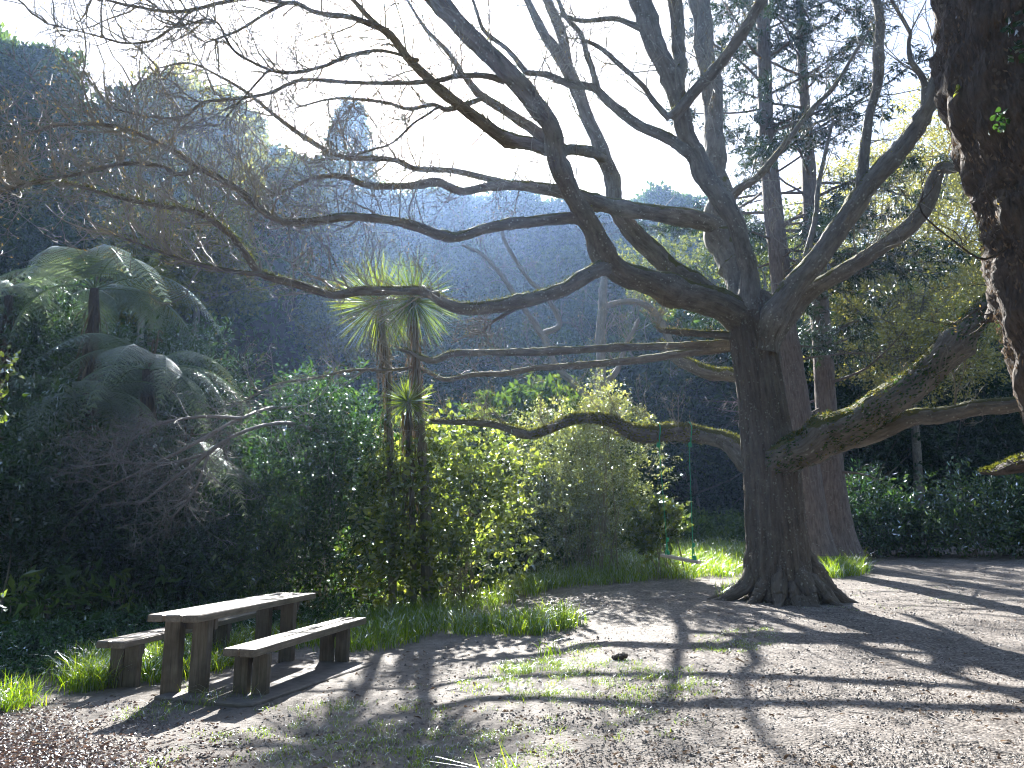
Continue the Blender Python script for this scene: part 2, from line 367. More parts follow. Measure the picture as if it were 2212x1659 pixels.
m_stone = simple('dark_clod', (.09, .07, .055), .8, .4, 20, .8)
def wood(name, col, rough):
    m, n, out = M(name); L = n.links.new
    a = node(n, 'ShaderNodeAttribute', attribute_name='bark'); mp = node(n, 'ShaderNodeMapping'); mp.inputs['Scale'].default_value = (1, 1, 1)
    L(a.outputs['Vector'], mp.inputs[0])
    # long grain runs along the local Y (planks) or Z (posts): chosen by a rnd-free mapping per material
    mp.inputs['Scale'].default_value = (22, 1.6, 22) if 'plank' in name else (22, 22, 1.6)
    t = node(n, 'ShaderNodeTexNoise', i_Scale=1.8, i_Detail=9., i_Roughness=.7); L(mp.outputs[0], t.inputs['Vector'])
    s = node(n, 'ShaderNodeTexNoise', i_Scale=5., i_Detail=5.); L(a.outputs['Vector'], s.inputs['Vector'])
    r = ramp(n, [(.3, tuple(c * .45 for c in col)), (.7, tuple(min(1, c * 1.35) for c in col))], t.outputs[0])
    mx = node(n, 'ShaderNodeMix', data_type='RGBA', blend_type='MULTIPLY'); mx.inputs[0].default_value = .7
    rs = ramp(n, [(.35, (.45, .42, .38)), (.6, (1, 1, 1))], s.outputs[0]); L(r.outputs[0], mx.inputs[6]); L(rs.outputs[0], mx.inputs[7])
    p = node(n, 'ShaderNodeBsdfPrincipled', i_Roughness=rough); L(mx.outputs[2], p.inputs['Base Color'])
    b = node(n, 'ShaderNodeBump', i_Strength=.5, i_Distance=.01); L(t.outputs[0], b.inputs['Height']); L(b.outputs[0], p.inputs['Normal'])
    L(p.outputs[0], out.inputs[0]); return m
m_plank = wood('plank_wood', (.24, .21, .18), .33)
m_post = wood('post_wood', (.165, .145, .12), .7)
# ------------------------------------------------------------------ ground and hillside
def ground_mat():
    m, n, out = M('dirt_and_gravel'); L = n.links.new
    tc = node(n, 'ShaderNodeTexCoord'); sx = node(n, 'ShaderNodeSeparateXYZ'); L(tc.outputs['Object'], sx.inputs[0])
    big = node(n, 'ShaderNodeTexNoise', i_Scale=.6, i_Detail=5., i_Roughness=.6); L(tc.outputs['Object'], big.inputs['Vector'])
    # gravel to the right of a wandering line, packed dirt to the left
    ax = node(n, 'ShaderNodeMath', operation='MULTIPLY_ADD'); L(big.outputs[0], ax.inputs[0]); ax.inputs[1].default_value = 3.; L(sx.outputs[0], ax.inputs[2])
    gr = ramp(n, [(0, (0, 0, 0)), (1, (1, 1, 1))]); mr = node(n, 'ShaderNodeMapRange'); L(ax.outputs[0], mr.inputs[0]); mr.inputs[1].default_value = 1.2; mr.inputs[2].default_value = 3.2; L(mr.outputs[0], gr.inputs[0])
    v = node(n, 'ShaderNodeTexVoronoi', i_Scale=38., i_Randomness=1.); L(tc.outputs['Object'], v.inputs['Vector'])
    v2 = node(n, 'ShaderNodeTexVoronoi', i_Scale=90.); L(tc.outputs['Object'], v2.inputs['Vector'])
    fn = node(n, 'ShaderNodeTexNoise', i_Scale=18., i_Detail=9., i_Roughness=.75); L(tc.outputs['Object'], fn.inputs['Vector'])
    mid = node(n, 'ShaderNodeTexNoise', i_Scale=2.2, i_Detail=6., i_Roughness=.65); L(tc.outputs['Object'], mid.inputs['Vector'])
    cg = ramp(n, [(0, (.09, .08, .074)), (.5, (.25, .225, .205)), (1, (.46, .42, .39))], v.outputs['Color'])
    cd = ramp(n, [(.3, (.17, .153, .14)), (.62, (.34, .31, .285))], fn.outputs[0])
    mx = node(n, 'ShaderNodeMix', data_type='RGBA'); L(gr.outputs[0], mx.inputs[0]); L(cd.outputs[0], mx.inputs[6]); L(cg.outputs[0], mx.inputs[7])
    rm = ramp(n, [(.35, (.62, .58, .55)), (.65, (1.1, 1.08, 1.05))], mid.outputs[0])
    mu = node(n, 'ShaderNodeMix', data_type='RGBA', blend_type='MULTIPLY'); mu.inputs[0].default_value = 1; L(mx.outputs[2], mu.inputs[6]); L(rm.outputs[0], mu.inputs[7])
    p = node(n, 'ShaderNodeBsdfPrincipled', i_Roughness=.75); L(mu.outputs[2], p.inputs['Base Color'])
    p.inputs['Specular IOR Level'].default_value = .35
    hm = node(n, 'ShaderNodeMix', data_type='FLOAT'); L(gr.outputs[0], hm.inputs[0]); L(fn.outputs[0], hm.inputs[2])
    sb = node(n, 'ShaderNodeMath', operation='SUBTRACT'); sb.inputs[0].default_value = 1; L(v.outputs['Distance'], sb.inputs[1]); L(sb.outputs[0], hm.inputs[3])
    b = node(n, 'ShaderNodeBump', i_Strength=.8, i_Distance=.02); L(hm.outputs[0], b.inputs['Height'])
    b2 = node(n, 'ShaderNodeBump', i_Strength=.5, i_Distance=.05); L(fn.outputs[0], b2.inputs['Height']); L(b.outputs[0], b2.inputs['Normal'])
    L(b2.outputs[0], p.inputs['Normal']); L(p.outputs[0], out.inputs[0]); return m
m_ground = ground_mat()
m_soil = simple('forest_floor', (.045, .04, .028), .9, .4, 1.5, .6)
def sheet():
    xs = np.concatenate([np.linspace(-150, -14, 60)[:-1], np.linspace(-14, 14, 261)[:-1], np.linspace(14, 150, 60)])
    ys = np.concatenate([np.linspace(-40, 2, 15)[:-1], np.linspace(2, 26, 221)[:-1], np.linspace(26, 110, 100)[:-1], np.linspace(110, 400, 16)])
    X, Y = np.meshgrid(xs, ys); Z = H(X, Y)
    fine = ((np.abs(X) < 14) & (Y > 2) & (Y < 26))
    Z = Z + fine * (.012 * vnoise(X, Y, 1.1, 12) + .006 * vnoise(X, Y, .35, 11) + .004 * rng.normal(0, 1, X.shape))
    V = np.stack([X, Y, Z], -1).reshape(-1, 3); nx = len(xs)
    i, j = np.meshgrid(np.arange(nx - 1), np.arange(len(ys) - 1)); a = (j * nx + i).ravel()
    Fq = np.stack([a, a + 1, a + nx + 1, a + nx], -1)
    c = V[Fq].mean(1); hi = (hill_t(c[:, 0], c[:, 1]) > 0) | (edge_dist(c[:, 0], c[:, 1]) > 2.5)
    for nm, mk, mt, lb in (('ground', ~hi, m_ground, 'bare dirt and gravel clearing with long branch shadows'), ('hillside', hi, m_soil, 'steep shaded hillside and gully floor under the forest')):
        f = Fq[mk]; u, inv = np.unique(f, return_inverse=True); mb = MB(); mb.add(V[u], inv.reshape(f.shape))
        tag(mb.build(nm, mt, smooth=True), lb, kind='structure')
sheet()
# ------------------------------------------------------------------ foliage crown helper
def sprigs(mb, c, outd, nl, Ls, LL, LW, shape='kite', upb=.5, droop=0., rj=None):
    """each sprig: nl leaves along a short axis outd from c"""
    N = len(c); outd = nrm(outd + rng.normal(0, .35, c.shape) + np.array([0, 0, -droop]))
    f = rng.uniform(0, 1, (N, nl)); pos = c[:, None] + outd[:, None] * (f * Ls)[..., None] + rng.normal(0, Ls * .12, (N, nl, 3))
    d = nrm(outd[:, None] * .6 + rng.normal(0, .7, (N, nl, 3)))
    n = rng.normal(0, .6, (N, nl, 3)) + np.array([0, 0, upb + .3])
    r = np.clip((rng.random(N) if rj is None else rj)[:, None] * .75 + rng.uniform(0, .25, (N, nl)), 0, 1)
    sz = rng.uniform(.65, 1.25, N * nl)
    leaves(mb, pos.reshape(-1, 3), d.reshape(-1, 3), n.reshape(-1, 3), LL * sz, LW * sz, r.ravel(), shape)
def shell(n, c, r, lo=.55, hi=1.05, bumps=5, amp=.22, seed=None, bottom=-1.):
    d = nrm(rng.normal(0, 1, (int(n * 4) + 30, 3))); d = d[d[:, 2] > bottom][:n]
    rs = np.random.default_rng(seed if seed is not None else rng.integers(1e9)); k = nrm(rs.normal(0, 1, (bumps * 3, 3)))
    g = np.max(d @ k.T, axis=1); g = 1 + amp * (sstep(.8, 1, g) * 2 - 1)
    t = rng.uniform(lo ** 3, hi ** 3, len(d)) ** (1 / 3)
    return np.asarray(c) + d * (t * g)[:, None] * np.asarray(r), d
# ------------------------------------------------------------------ hillside forest
def forest_proto(kind):
    """a tree about 8 m tall, crown radius ~2.6; returned as root, with trunk and crown children"""
    root = empty('evergreen_tree', (0, 0, 0), 'x', 'tree')
    tb = MB(); h = 5.5
    P = catmull([(0, 0, -.8), (.1, .05, 1.5), (-.1, .15, 3.5), (.1, 0, h)], 12); tube(tb, P, np.linspace(.22, .06, 12), 7)
    cr = MB()
    if kind == 'cone':
        tt = rng.uniform(0, 1, 1500); a = rng.uniform(0, 6.28, 1500); rr = (1 - tt) ** .8 * 2.1 * rng.uniform(.5, 1.1, 1500) + .1
        c = np.stack([np.cos(a) * rr, np.sin(a) * rr, 1.2 + tt * 8], -1); d = np.stack([np.cos(a), np.sin(a), -.1 + 0 * a], -1)
        sprigs(cr, c, d, 8, .5, .3, .1, droop=.2)
        mt = m_forest
    else:
        nb = {'dome': 9, 'lumpy': 14, 'open': 12}[kind]
        for b in range(nb):
            a = rng.uniform(0, 6.28); q = rng.uniform(0, 1.9); zc = rng.uniform(3.2, 6.6) - q * .5; r = rng.uniform(.9, 1.7) * (1.1 if kind == 'dome' else .85)
            ctr = np.array([math.cos(a) * q, math.sin(a) * q, zc]); n = int(230 * r * r * (.55 if kind == 'open' else 1))
            c, d = shell(n, ctr, (r, r, r * .8), .6, 1.08)
            sprigs(cr, c, d, 8, .42, .3, .17)
            tube(tb, catmull([(0, 0, 2.2), ctr * .5 + np.array([0, 0, 1.2]), ctr], 6), np.linspace(.09, .03, 6), 5)
        mt = m_forest_y if kind == 'open' else m_forest
    tb.build('trunk', m_twig, root, True); cr.build('crown', mt, root)
    return root
def copy_tree(o, loc, rz, sc, label, cat, group, parent=None):
    c = o.copy(); C.collection.objects.link(c)
    c.location = tuple(map(float, loc)); c.rotation_euler = (0, 0, rz); c.scale = sc if hasattr(sc, '__len__') else (sc,) * 3
    tag(c, label, cat, group)
    for ch in o.children:
        k = ch.copy(); C.collection.objects.link(k); k.parent = c; k.matrix_parent_inverse = Matrix.Identity(4)
        for g in ch.children:
            q = g.copy(); C.collection.objects.link(q); q.parent = k; q.matrix_parent_inverse = Matrix.Identity(4)
    return c
protos = {k: [forest_proto(k) for _ in range(n)] for k, n in (('dome', 2), ('lumpy', 2), ('open', 2), ('cone', 1))}
def remove(o):
    for ch in list(o.children): remove(ch)
    bpy.data.objects.remove(o)
used = 0
for gy in np.arange(13, 92, 4.1):
    for gx in np.arange(-58, 50, 4.1):
        x = gx + rng.uniform(-1.2, 1.2) + (1.7 if int(gy / 4.1) % 2 else 0); y = gy + rng.uniform(-1.2, 1.2)
        t = hill_t(x, y)
        if t > 36 or (t < -3 and (x > 6 or y > 36 and rng.random() < .5)): continue
        if abs(x) / y > .9: continue
        if edge_dist(x, y) < 4.5: continue
        if x > 2 and y < 30: continue
        if t < 0 and x > -14 and y < 22: continue
        if t > 12 and rng.random() < .25: continue
        u = rng.random(); az = x / y
        if -.45 < az < -.2 and rng.random() < .5: kind = 'open'
        elif az > .25 and rng.random() < .5: kind = 'open'
        else: kind = 'dome' if u < .45 else 'lumpy' if u < .8 else 'open' if u < .95 else 'cone'
        s = rng.uniform(.8, 1.15) * (1.1 if y > 45 else .9)
        if t > 22 and -22 < x < 8: s *= .75
        lb = {'dome': 'dense dark green evergreen tree with rounded crown on the hillside', 'lumpy': 'dark evergreen tree with clumped crown on the forested hillside',
              'open': 'olive green tree with loose sunlit crown on the hillside', 'cone': 'narrow pointed dark conifer on the hillside'}[kind]
        copy_tree(protos[kind][rng.integers(len(protos[kind]))], (x, y, H(x, y) - .3), rng.uniform(0, 6.28), (s, s, s * rng.uniform(.85, 1.1)), lb, 'tree', kind + ' trees on the hillside')
        used += 1
print('hillside trees', used)
# a few trees one can tell apart on the skyline
def px_tree(kind, px, pytop, Y, hgt, label, sx=1.):
    p = at(px, pytop, Y); s = hgt / 8.2
    return copy_tree(protos[kind][0], (p[0], p[1], p[2] - hgt), rng.uniform(0, 6.28), (s * sx, s * sx, s), label, 'tree', None)
px_tree('cone', 757, 255, 70, 14, 'tall dark conifer standing above the middle of the skyline', 1.0)
px_tree('open', 470, 225, 52, 10, 'loose dark tree on the skyline left of the pointed conifer')
px_tree('open', 380, 140, 44, 14, 'tall olive tree with sunlit yellowish crown on the left slope', .8)
for px, py, Y, h_ in ((300, 175, 38, 9), (430, 300, 40, 9), (365, 330, 36, 9), (250, 260, 35, 8), (440, 420, 37, 8), (330, 440, 34, 7)):
    px_tree('open', px, py, Y, h_, 'olive tree with thin sunlit crown on the left slope')['group'] = 'thin crowned trees on the left slope'
px_tree('dome', 40, 55, 34, 9, 'bright green crowned tree at the upper left corner')
for px, py, h_ in ((845, 372, 12), (935, 360, 11), (1020, 378, 12), (1110, 372, 12), (1190, 392, 11), (640, 322, 12), (560, 262, 12)):
    px_tree('lumpy', px, py, 73 if px > 700 else 62, h_, 'dark evergreen tree on the crest of the hill')['group'] = 'trees on the crest of the hill'
px_tree('dome', 1440, 395, 72, 11, 'rounded tree on the skyline left of the big limbs')
for i, (x, y, s) in enumerate([(3, 40, 1.5), (8, 41, 1.75), (13, 40, 1.8), (18, 39, 1.8), (24, 38, 1.9), (30, 36, 1.9), (10, 47, 1.8), (20, 47, 2.0), (27, 46, 2.0)]):
    copy_tree(protos[('dome', 'lumpy')[i % 2]][1], (x, y, H(x, y) - .3), i * 1.7, s, 'tall dark evergreen tree in the wood beyond the right side of the clearing', 'tree', 'tall trees beyond the right side of the clearing')
for i, (x, y, s) in enumerate([(-16, -9, 2.1), (-9, -14, 2.4), (-2, -12, 2.3), (5, -15, 2.5), (12, -10, 2.2), (18, -3, 2.2), (17, 5, 2.0), (-17, -1, 2.0), (0, -21, 2.8), (9, -21, 2.8), (-8, -22, 2.8)]):  # ring of trees out of view, added to cut skylight from behind the camera
    copy_tree(protos[('dome', 'lumpy')[i % 2]][0], (x, y, -.3), i * 1.7, s, 'unseen big evergreen tree round the near side of the clearing, added to block skylight', 'tree', 'unseen trees added around the near side of the clearing')
for k in protos.values():
    for o in k: remove(o)
# ------------------------------------------------------------------ big spreading bare tree
def px_path(pts):
    a = np.array([p[:4] for p in pts], float)          # px, py, depth, width px
    P = at(a[:, 0], a[:, 1], a[:, 2]); R = a[:, 3] / 2 / F * a[:, 2]
    return P, R
def limb_mesh(pts, k=None, rough=.09, flare=0, wob=.4):
    P, R = px_path(pts)
    if (pts[-1][1] < -15 or pts[-1][0] > 2215 or pts[-1][0] < -35) and pts[-1][3] > 3 and pts[-1][2] > 8.2:      # the limb goes on and tapers beyond the frame
        d = nrm(P[-1] - P[-2]); g = np.clip(R[-1] * 22, .6, 3.2)
        for q in range(3):
            d = nrm(d + rng.normal(0, .22, 3) + [0, 0, .1]); P = np.vstack([P, P[-1] + d * g * .5]); R = np.append(R, R[-1] * .58)
    L = np.linalg.norm(np.diff(P, axis=0), axis=1).sum()
    n = int(max(10, L / max(.07, R.mean() * .9)))
    Q = catmull(P, n); r = catmull(R[:, None], n)[:, 0]; r = np.maximum(r, R.min() * .8)
    s = np.linspace(0, L, n)
    w = np.stack([vnoise(s, s * 0 + i * 7, 1.1, int(rng.integers(1e6))) for i in range(3)], -1)
    Q = Q + w * (r * wob)[:, None]
    for _ in range(int(L / .9)):
        r = r * (1 + rng.uniform(.05, .2) * np.exp(-((s - rng.uniform(0, L)) / (R.mean() * rng.uniform(.6, 1.4))) ** 2))
    if flare: r = r * (1 + flare * np.exp(-s / (R[0] * 1.6)))
    mb = MB(); tube(mb, Q, r, k or (16 if R.max() > .12 else 10 if R.max() > .05 else 7), rough)
    return mb, Q, r
def twigs_on(Q, r, n1, L1, up=.06, k2=5, k3=2, lo=.12, buds=True, r1=.013, spread=1., flat=.55, r3=.0035):
    """three orders of twig on a limb path"""
    mb = MB(); bd = MB()
    N = int(n1 * 1.3)
    f = rng.uniform(lo, 1, N) * (len(Q) - 1); f[: max(2, N // 10)] = (len(Q) - 1.01)
    i = np.minimum(f.astype(int), len(Q) - 2); fr = (f - i)[:, None]
    S = Q[i] * (1 - fr) + Q[i + 1] * fr; T = nrm(Q[i + 1] - Q[i]); q = rng.normal(0, 1, S.shape); q[:, 2] = q[:, 2] * flat + .15
    q = nrm(q - T * (q * T).sum(-1, keepdims=True)); D = nrm(T * rng.uniform(.3, 1.1, (N, 1)) + q * spread)
    Ls = L1 * rng.uniform(.45, 1.2, N); rr = r1 * rng.uniform(.6, 1.2, N) * (Ls / L1) ** .5
    P1 = grow(S, D, Ls, 9, .2, up); tubes(mb, P1, rr, rr * .35, 5)
    S2, D2, ix, fx = sidekids(P1, k2, 0, .95, .1, 1., .6); L2 = Ls[ix] * rng.uniform(.3, .7, len(S2)) * (1.15 - .5 * fx)
    P2 = grow(S2, D2, L2, 6, .22, up * 1.3); tubes(mb, P2, rr[ix] * .5, np.full(len(ix), r3), 3)
    S3, D3, ix3, _ = sidekids(P2, k3, 0, .9, .15, 1., .7); L3 = L2[ix3] * rng.uniform(.25, .6, len(S3))
    P3 = grow(S3, D3, L3, 4, .2, up * 2); tubes(mb, P3, np.full(len(ix3), r3), np.full(len(ix3), r3 * .6), 3)
    if buds:
        E = np.concatenate([P2[:, -1], P3[:, -1]]); dd = np.concatenate([P2[:, -1] - P2[:, -2], P3[:, -1] - P3[:, -2]])
        leaves(bd, E, dd, rng.normal(0, 1, E.shape), rng.uniform(.018, .04, len(E)), .014)
    return mb, bd
def moss_on(Q, r, n, L=.05, side=1.2, hang=.0):
    mb = MB(); f = rng.uniform(0, len(Q) - 1.01, n); i = f.astype(int); fr = (f - i)[:, None]
    c = Q[i] * (1 - fr) + Q[i + 1] * fr; T = nrm(Q[i + 1] - Q[i]); a = rng.normal(0, side * .6, n)
    U = nrm(np.cross(T, [0, 0, 1.])); Z = np.cross(U, T)
    Z = Z * np.sign(Z[:, 2:3] + 1e-6)
    o = Z * np.cos(a)[:, None] + U * np.sin(a)[:, None]
    c = c + o * (r[i] * .96)[:, None]
    leaves(mb, c, o + rng.normal(0, .5, c.shape) - np.array([0, 0, hang]), rng.normal(0, 1, c.shape), L * rng.uniform(.5, 1.4, n), L * .4)
    return mb
TD = 14.0
tree = empty('spreading_tree', at(1690, 1285, TD) * [1, 1, 0] + [0, 0, H(4.9, TD)], 'huge bare spreading tree with mossy limbs and flared roots, carrying the swing', 'tree')
# trunk with root flare
def main_trunk():
    rows = [(1285, 1608, 1782), (1270, 1618, 1762), (1250, 1617, 1752), (1223, 1612, 1748), (1187, 1616, 1744), (1138, 1614, 1737), (1085, 1612, 1732), (1028, 1610, 1726), (975, 1604, 1716),
            (918, 1601, 1704), (860, 1596, 1694), (800, 1588, 1684), (760, 1582, 1680), (720, 1576, 1676), (690, 1576, 1672), (660, 1582, 1668), (635, 1590, 1660)]
    P = []; R = []
    P.append(at(1697, 1300, TD)); R.append(pxm(92, TD))
    for y, a, b in rows: P.append(at((a + b) / 2, y, TD)); R.append(pxm((b - a) / 2, TD))
    P = np.array(P); R = np.array(R); n = 90; k = 110
    Q = catmull(P, n); r = catmull(R[:, None], n)[:, 0]
    Q[:, 1] = TD
    ph = [.2, 1.1, 2.0, 2.75, 3.5, 4.4, 5.2, 5.9]; am = [1.3, .6, .8, 1.2, 1.3, .7, .9, 1.1]
    z0 = Q[0, 2]
    def fl(s, th):
        e = np.exp(-s / .38); e2 = np.exp(-s / 1.6)
        o = 1
        for p, a in zip(ph, am):
            d = np.abs((th - p + math.pi) % (2 * math.pi) - math.pi)
            o = o + a * (.2 * e * np.exp(-(d / .2) ** 2) + .045 * e2 * np.exp(-(d / .17) ** 2)) + .006 * np.sin(17 * th + 3 * np.sin(s * 1.3))
        return o - .07 * e2
    mb = MB(); tube(mb, Q, r, k, .018, fl=fl)
    return mb, Q, r
mb, Qt, rt = main_trunk(); trunk = mb.build('trunk', m_bark_trunk, tree, True)
mm = moss_on(Qt[40:], rt[40:], 500, .035, 2.5)
FLAKES = (Qt, rt)
def buttress(ang, reach, h, w=.15):
    c0 = Qt[0]; d = np.array([math.cos(ang), math.sin(ang), 0]); R0 = .62; out = []
    for rr_, zz in ((.40, h), (.50, h * .62), (.66, h * .3), (R0 * .55 + reach * .45, h * .1 + .04), (reach, .0), (reach + .25, -.07)):
        p = np.array([c0[0], TD, 0]) + d * rr_; p[2] = H(p[0], p[1]) + zz; out.append(p)
    Q = catmull(out, 26); Q[:, :2] += rng.normal(0, .008, (26, 2)); m = MB(); tube(m, Q, np.interp(np.linspace(0, 1, 26), [0, .25, .6, 1], [w * .5, w * 1.1, w * .8, .03]), 18, .12); m.build('root', m_bark_trunk, tree, True)
for a_, re_, h_, w_ in ((3.25, 1.35, .95, .16), (3.75, 1.0, .6, .13), (4.25, .95, .75, .15), (4.6, .85, .5, .12), (4.95, .9, .7, .15), (5.4, 1.0, .6, .14), (5.85, 1.15, .85, .17), (.1, 1.2, .7, .15), (.9, 1.0, .6, .14), (2.2, 1.0, .6, .14)): buttress(a_, .3 + re_ * .62, h_, w_ * .92)
# surface roots
gz = lambda px, py: ground(np.array(px, float), np.array(py, float))
def root(pts, w0, w1):
    a = np.array(pts, float); P = gz(a[:, 0], a[:, 1]); n = 24; Q = catmull(P, n); Q[:, 2] = H(Q[:, 0], Q[:, 1]) + np.linspace(.08, -.03, n)
    m = MB(); tube(m, Q, np.linspace(w0, w1, n), 12, .15); m.build('root', m_bark_trunk, tree, True)
root([(1640, 1262), (1600, 1268), (1565, 1282), (1530, 1294)], .14, .04)
root([(1640, 1285), (1625, 1292), (1600, 1296)], .12, .04)
root([(1745, 1280), (1780, 1284), (1812, 1290)], .14, .04)
root([(1700, 1294), (1715, 1302), (1735, 1308)], .12, .04)
EXTRA = []
def limb(pts, name='limb', tw=None, moss=0, mat=None, flare=.1, rough=.09, label=None, par=None, wob=.4, mossL=.05, mhang=0):
    mb, Q, r = limb_mesh(pts, rough=rough, flare=flare, wob=wob)
    o = mb.build(name, mat or m_bark, par or tree, True, label)
    if tw:
        kw = dict(tw); n = kw.pop('n'); L = kw.pop('L'); t, b = twigs_on(Q, r, n, L, **kw)
        to = t.build('twigs', m_twig if mat is None else mat, o)
        if b.n: b.build('buds', m_bud, o)
    if moss: moss_on(Q, r, moss, mossL, hang=mhang).build('moss', m_moss, o)
    return Q, r, o
T = lambda n, L, **k: dict(n=n, L=L, **k)
# the great left limb that sweeps up past the sun
limb([(1640, 745, 14, 64), (1588, 680, 14, 70), (1500, 637, 13.6, 62), (1400, 606, 13, 58), (1318, 562, 12.5, 52), (1275, 490, 12.1, 46), (1245, 425, 11.8, 44), (1207, 342, 11.3, 42), (1188, 273, 11, 42), (1160, 225, 10.8, 42),
      (1074, 137, 10.4, 44), (1010, 68, 10.1, 44), (934, -5, 9.8, 44), (850, -90, 9.5, 36)], tw=T(10, 1.6, lo=.4), moss=250, flare=.15, label='thick left limb sweeping up past the sun')
# pale second limb behind it
limb([(1600, 700, 14.3, 56), (1530, 640, 14.5, 50), (1440, 572, 14.5, 46), (1378, 513, 14.4, 42), (1330, 444, 14.3, 38), (1322, 376, 14.2, 36), (1293, 308, 14, 33), (1262, 239, 13.9, 30), (1235, 171, 13.8, 30), (1207, 113, 13.7, 30), (1173, 68, 13.6, 22), (1139, 0, 13.5, 18), (1120, -60, 13.5, 16)],
     tw=T(14, 1.5, lo=.4))
limb([(1235, 175, 13.8, 22), (1222, 110, 13.8, 24), (1206, 55, 13.8, 24), (1184, 0, 13.8, 22), (1165, -60, 13.8, 20)], tw=T(6, 1.3))
limb([(1306, 345, 14.1, 20), (1280, 330, 13.5, 24), (1230, 325, 12.8, 26), (1194, 326, 11.6, 32), (1140, 312, 11.4, 34), (1088, 298, 11.3, 32), (1037, 262, 11.2, 28), (985, 220, 11, 27), (934, 178, 10.8, 24), (885, 125, 10.6, 20), (842, 75, 10.4, 17), (797, 51, 10.2, 15), (756, 38, 10, 13), (684, 27, 9.8, 11), (632, 5, 9.7, 9), (581, 26, 9.6, 8), (513, 68, 9.5, 6), (444, 92, 9.4, 4)],
     tw=T(44, 1.5, lo=.25))
limb([(842, 78, 10.4, 14), (800, 40, 10.4, 13), (756, -8, 10.3, 12)], 'branch', tw=T(4, 1.1))
limb([(632, 8, 9.7, 7), (547, -2, 9.5, 9), (478, 8, 9.4, 9), (410, 24, 9.3, 9), (359, 25, 9.2, 8), (308, 17, 9.1, 7), (256, 7, 9, 6), (200, -10, 9, 5)], 'branch', tw=T(16, 1.0))
limb([(410, 24, 9.3, 6), (390, 45, 9.3, 6), (369, 62, 9.2, 6), (325, 89, 9.2, 6), (267, 93, 9.1, 5), (205, 76, 9, 4), (103, 51, 9, 3)], 'branch', tw=T(16, .9))
# branches left through the sun
limb([(1090, 175, 10.6, 17), (1040, 162, 10.5, 14), (985, 164, 10.4, 13), (948, 174, 10.3, 11), (866, 179, 10.2, 10), (756, 178, 10, 9), (649, 174, 9.9, 8), (581, 202, 9.8, 8), (496, 215, 9.7, 7), (437, 222, 9.6, 7), (393, 253, 9.5, 6), (308, 250, 9.4, 5), (239, 232, 9.3, 4)], 'branch', tw=T(40, 1.1, lo=.1))
limb([(1183, 301, 11.3, 26), (1105, 246, 11.3, 22), (1037, 205, 11.2, 19), (1002, 164, 11.1, 14), (968, 113, 11, 11), (920, 62, 10.9, 9), (893, 20, 10.8, 7), (870, -20, 10.8, 6)], 'branch', tw=T(14, 1.1))
limb([(1045, 212, 11.2, 12), (1026, 219, 11.2, 12), (968, 236, 11, 12), (934, 226, 10.9, 10), (883, 236, 10.8, 9), (832, 222, 10.7, 8), (729, 212, 10.5, 6), (640, 232, 10.3, 4)], 'branch', tw=T(24, 1.0))
limb([(945, 232, 10.9, 7), (920, 250, 10.8, 6), (893, 267, 10.7, 6), (849, 308, 10.6, 5), (797, 325, 10.5, 5), (729, 345, 10.4, 3)], 'branch', tw=T(12, .9))
limb([(905, 130, 10.6, 8), (825, 109, 10.3, 8), (756, 120, 10, 9), (700, 144, 9.8, 9), (632, 157, 9.6, 8), (581, 150, 9.5, 7), (513, 116, 9.4, 7), (489, 85, 9.3, 6), (472, 51, 9.2, 5), (444, 41, 9.1, 4), (400, 55, 9, 3)], 'branch', tw=T(32, 1.0, lo=.1))
limb([(581, 150, 9.5, 6), (545, 190, 9.5, 5), (500, 240, 9.5, 4), (475, 270, 9.5, 3)], 'branch', tw=T(10, .8))
# upright limb, centre
limb([(1612, 690, 14.3, 56), (1590, 590, 14.6, 60), (1568, 540, 14.8, 58), (1556, 470, 15, 54), (1552, 400, 15.1, 56), (1545, 330, 15.2, 50), (1537, 239, 15.3, 46), (1525, 137, 15.4, 45), (1515, 50, 15.5, 44), (1508, -60, 15.6, 40)], tw=T(10, 1.6, lo=.3), label='upright grey central limb')
limb([(1620, 680, 13.9, 52), (1618, 600, 13.8, 42), (1609, 547, 13.7, 36), (1590, 480, 13.6, 42), (1555, 425, 13.5, 44), (1520, 370, 13.4, 44), (1492, 315, 13.3, 40), (1470, 262, 13.2, 42), (1456, 200, 13.1, 46), (1433, 137, 13, 48), (1405, 68, 12.9, 50), (1380, 0, 12.8, 48), (1352, -70, 12.7, 44)], tw=T(10, 1.5, lo=.4), moss=120)
limb([(1465, 240, 13.2, 26), (1466, 185, 13.1, 30), (1470, 120, 13.1, 32), (1462, 50, 13.1, 33), (1448, -40, 13, 30)], tw=T(6, 1.4))
limb([(1450, 255, 13, 30), (1480, 222, 12.8, 27), (1530, 165, 12.6, 26), (1575, 110, 12.4, 27), (1620, 45, 12.2, 27), (1660, -20, 12, 26)], tw=T(8, 1.3), moss=260, mossL=.045)
limb([(1490, 335, 13.3, 30), (1447, 299, 13.3, 26), (1378, 267, 13.3, 24), (1327, 232, 13.3, 22), (1283, 190, 13.3, 18), (1225, 181, 13.2, 17), (1180, 163, 13.1, 15), (1135, 157, 13, 14)], tw=T(12, 1.2))
limb([(1292, 196, 13.3, 15), (1280, 150, 13.3, 14), (1269, 120, 13.3, 14), (1255, 75, 13.3, 13), (1221, 34, 13.3, 11), (1207, 0, 13.3, 10), (1190, -50, 13.3, 9)], 'branch', tw=T(10, 1.2))
limb([(1135, 157, 13, 13), (1098, 109, 12.9, 11), (1047, 68, 12.8, 10), (1030, 25, 12.7, 8), (1015, -20, 12.7, 7)], 'branch', tw=T(10, 1.1))
limb([(1447, 258, 13.1, 14), (1410, 215, 13, 13), (1385, 181, 12.9, 12), (1337, 137, 12.8, 12), (1300, 105, 12.7, 11), (1266, 89, 12.6, 9)], 'branch', tw=T(10, 1.0))
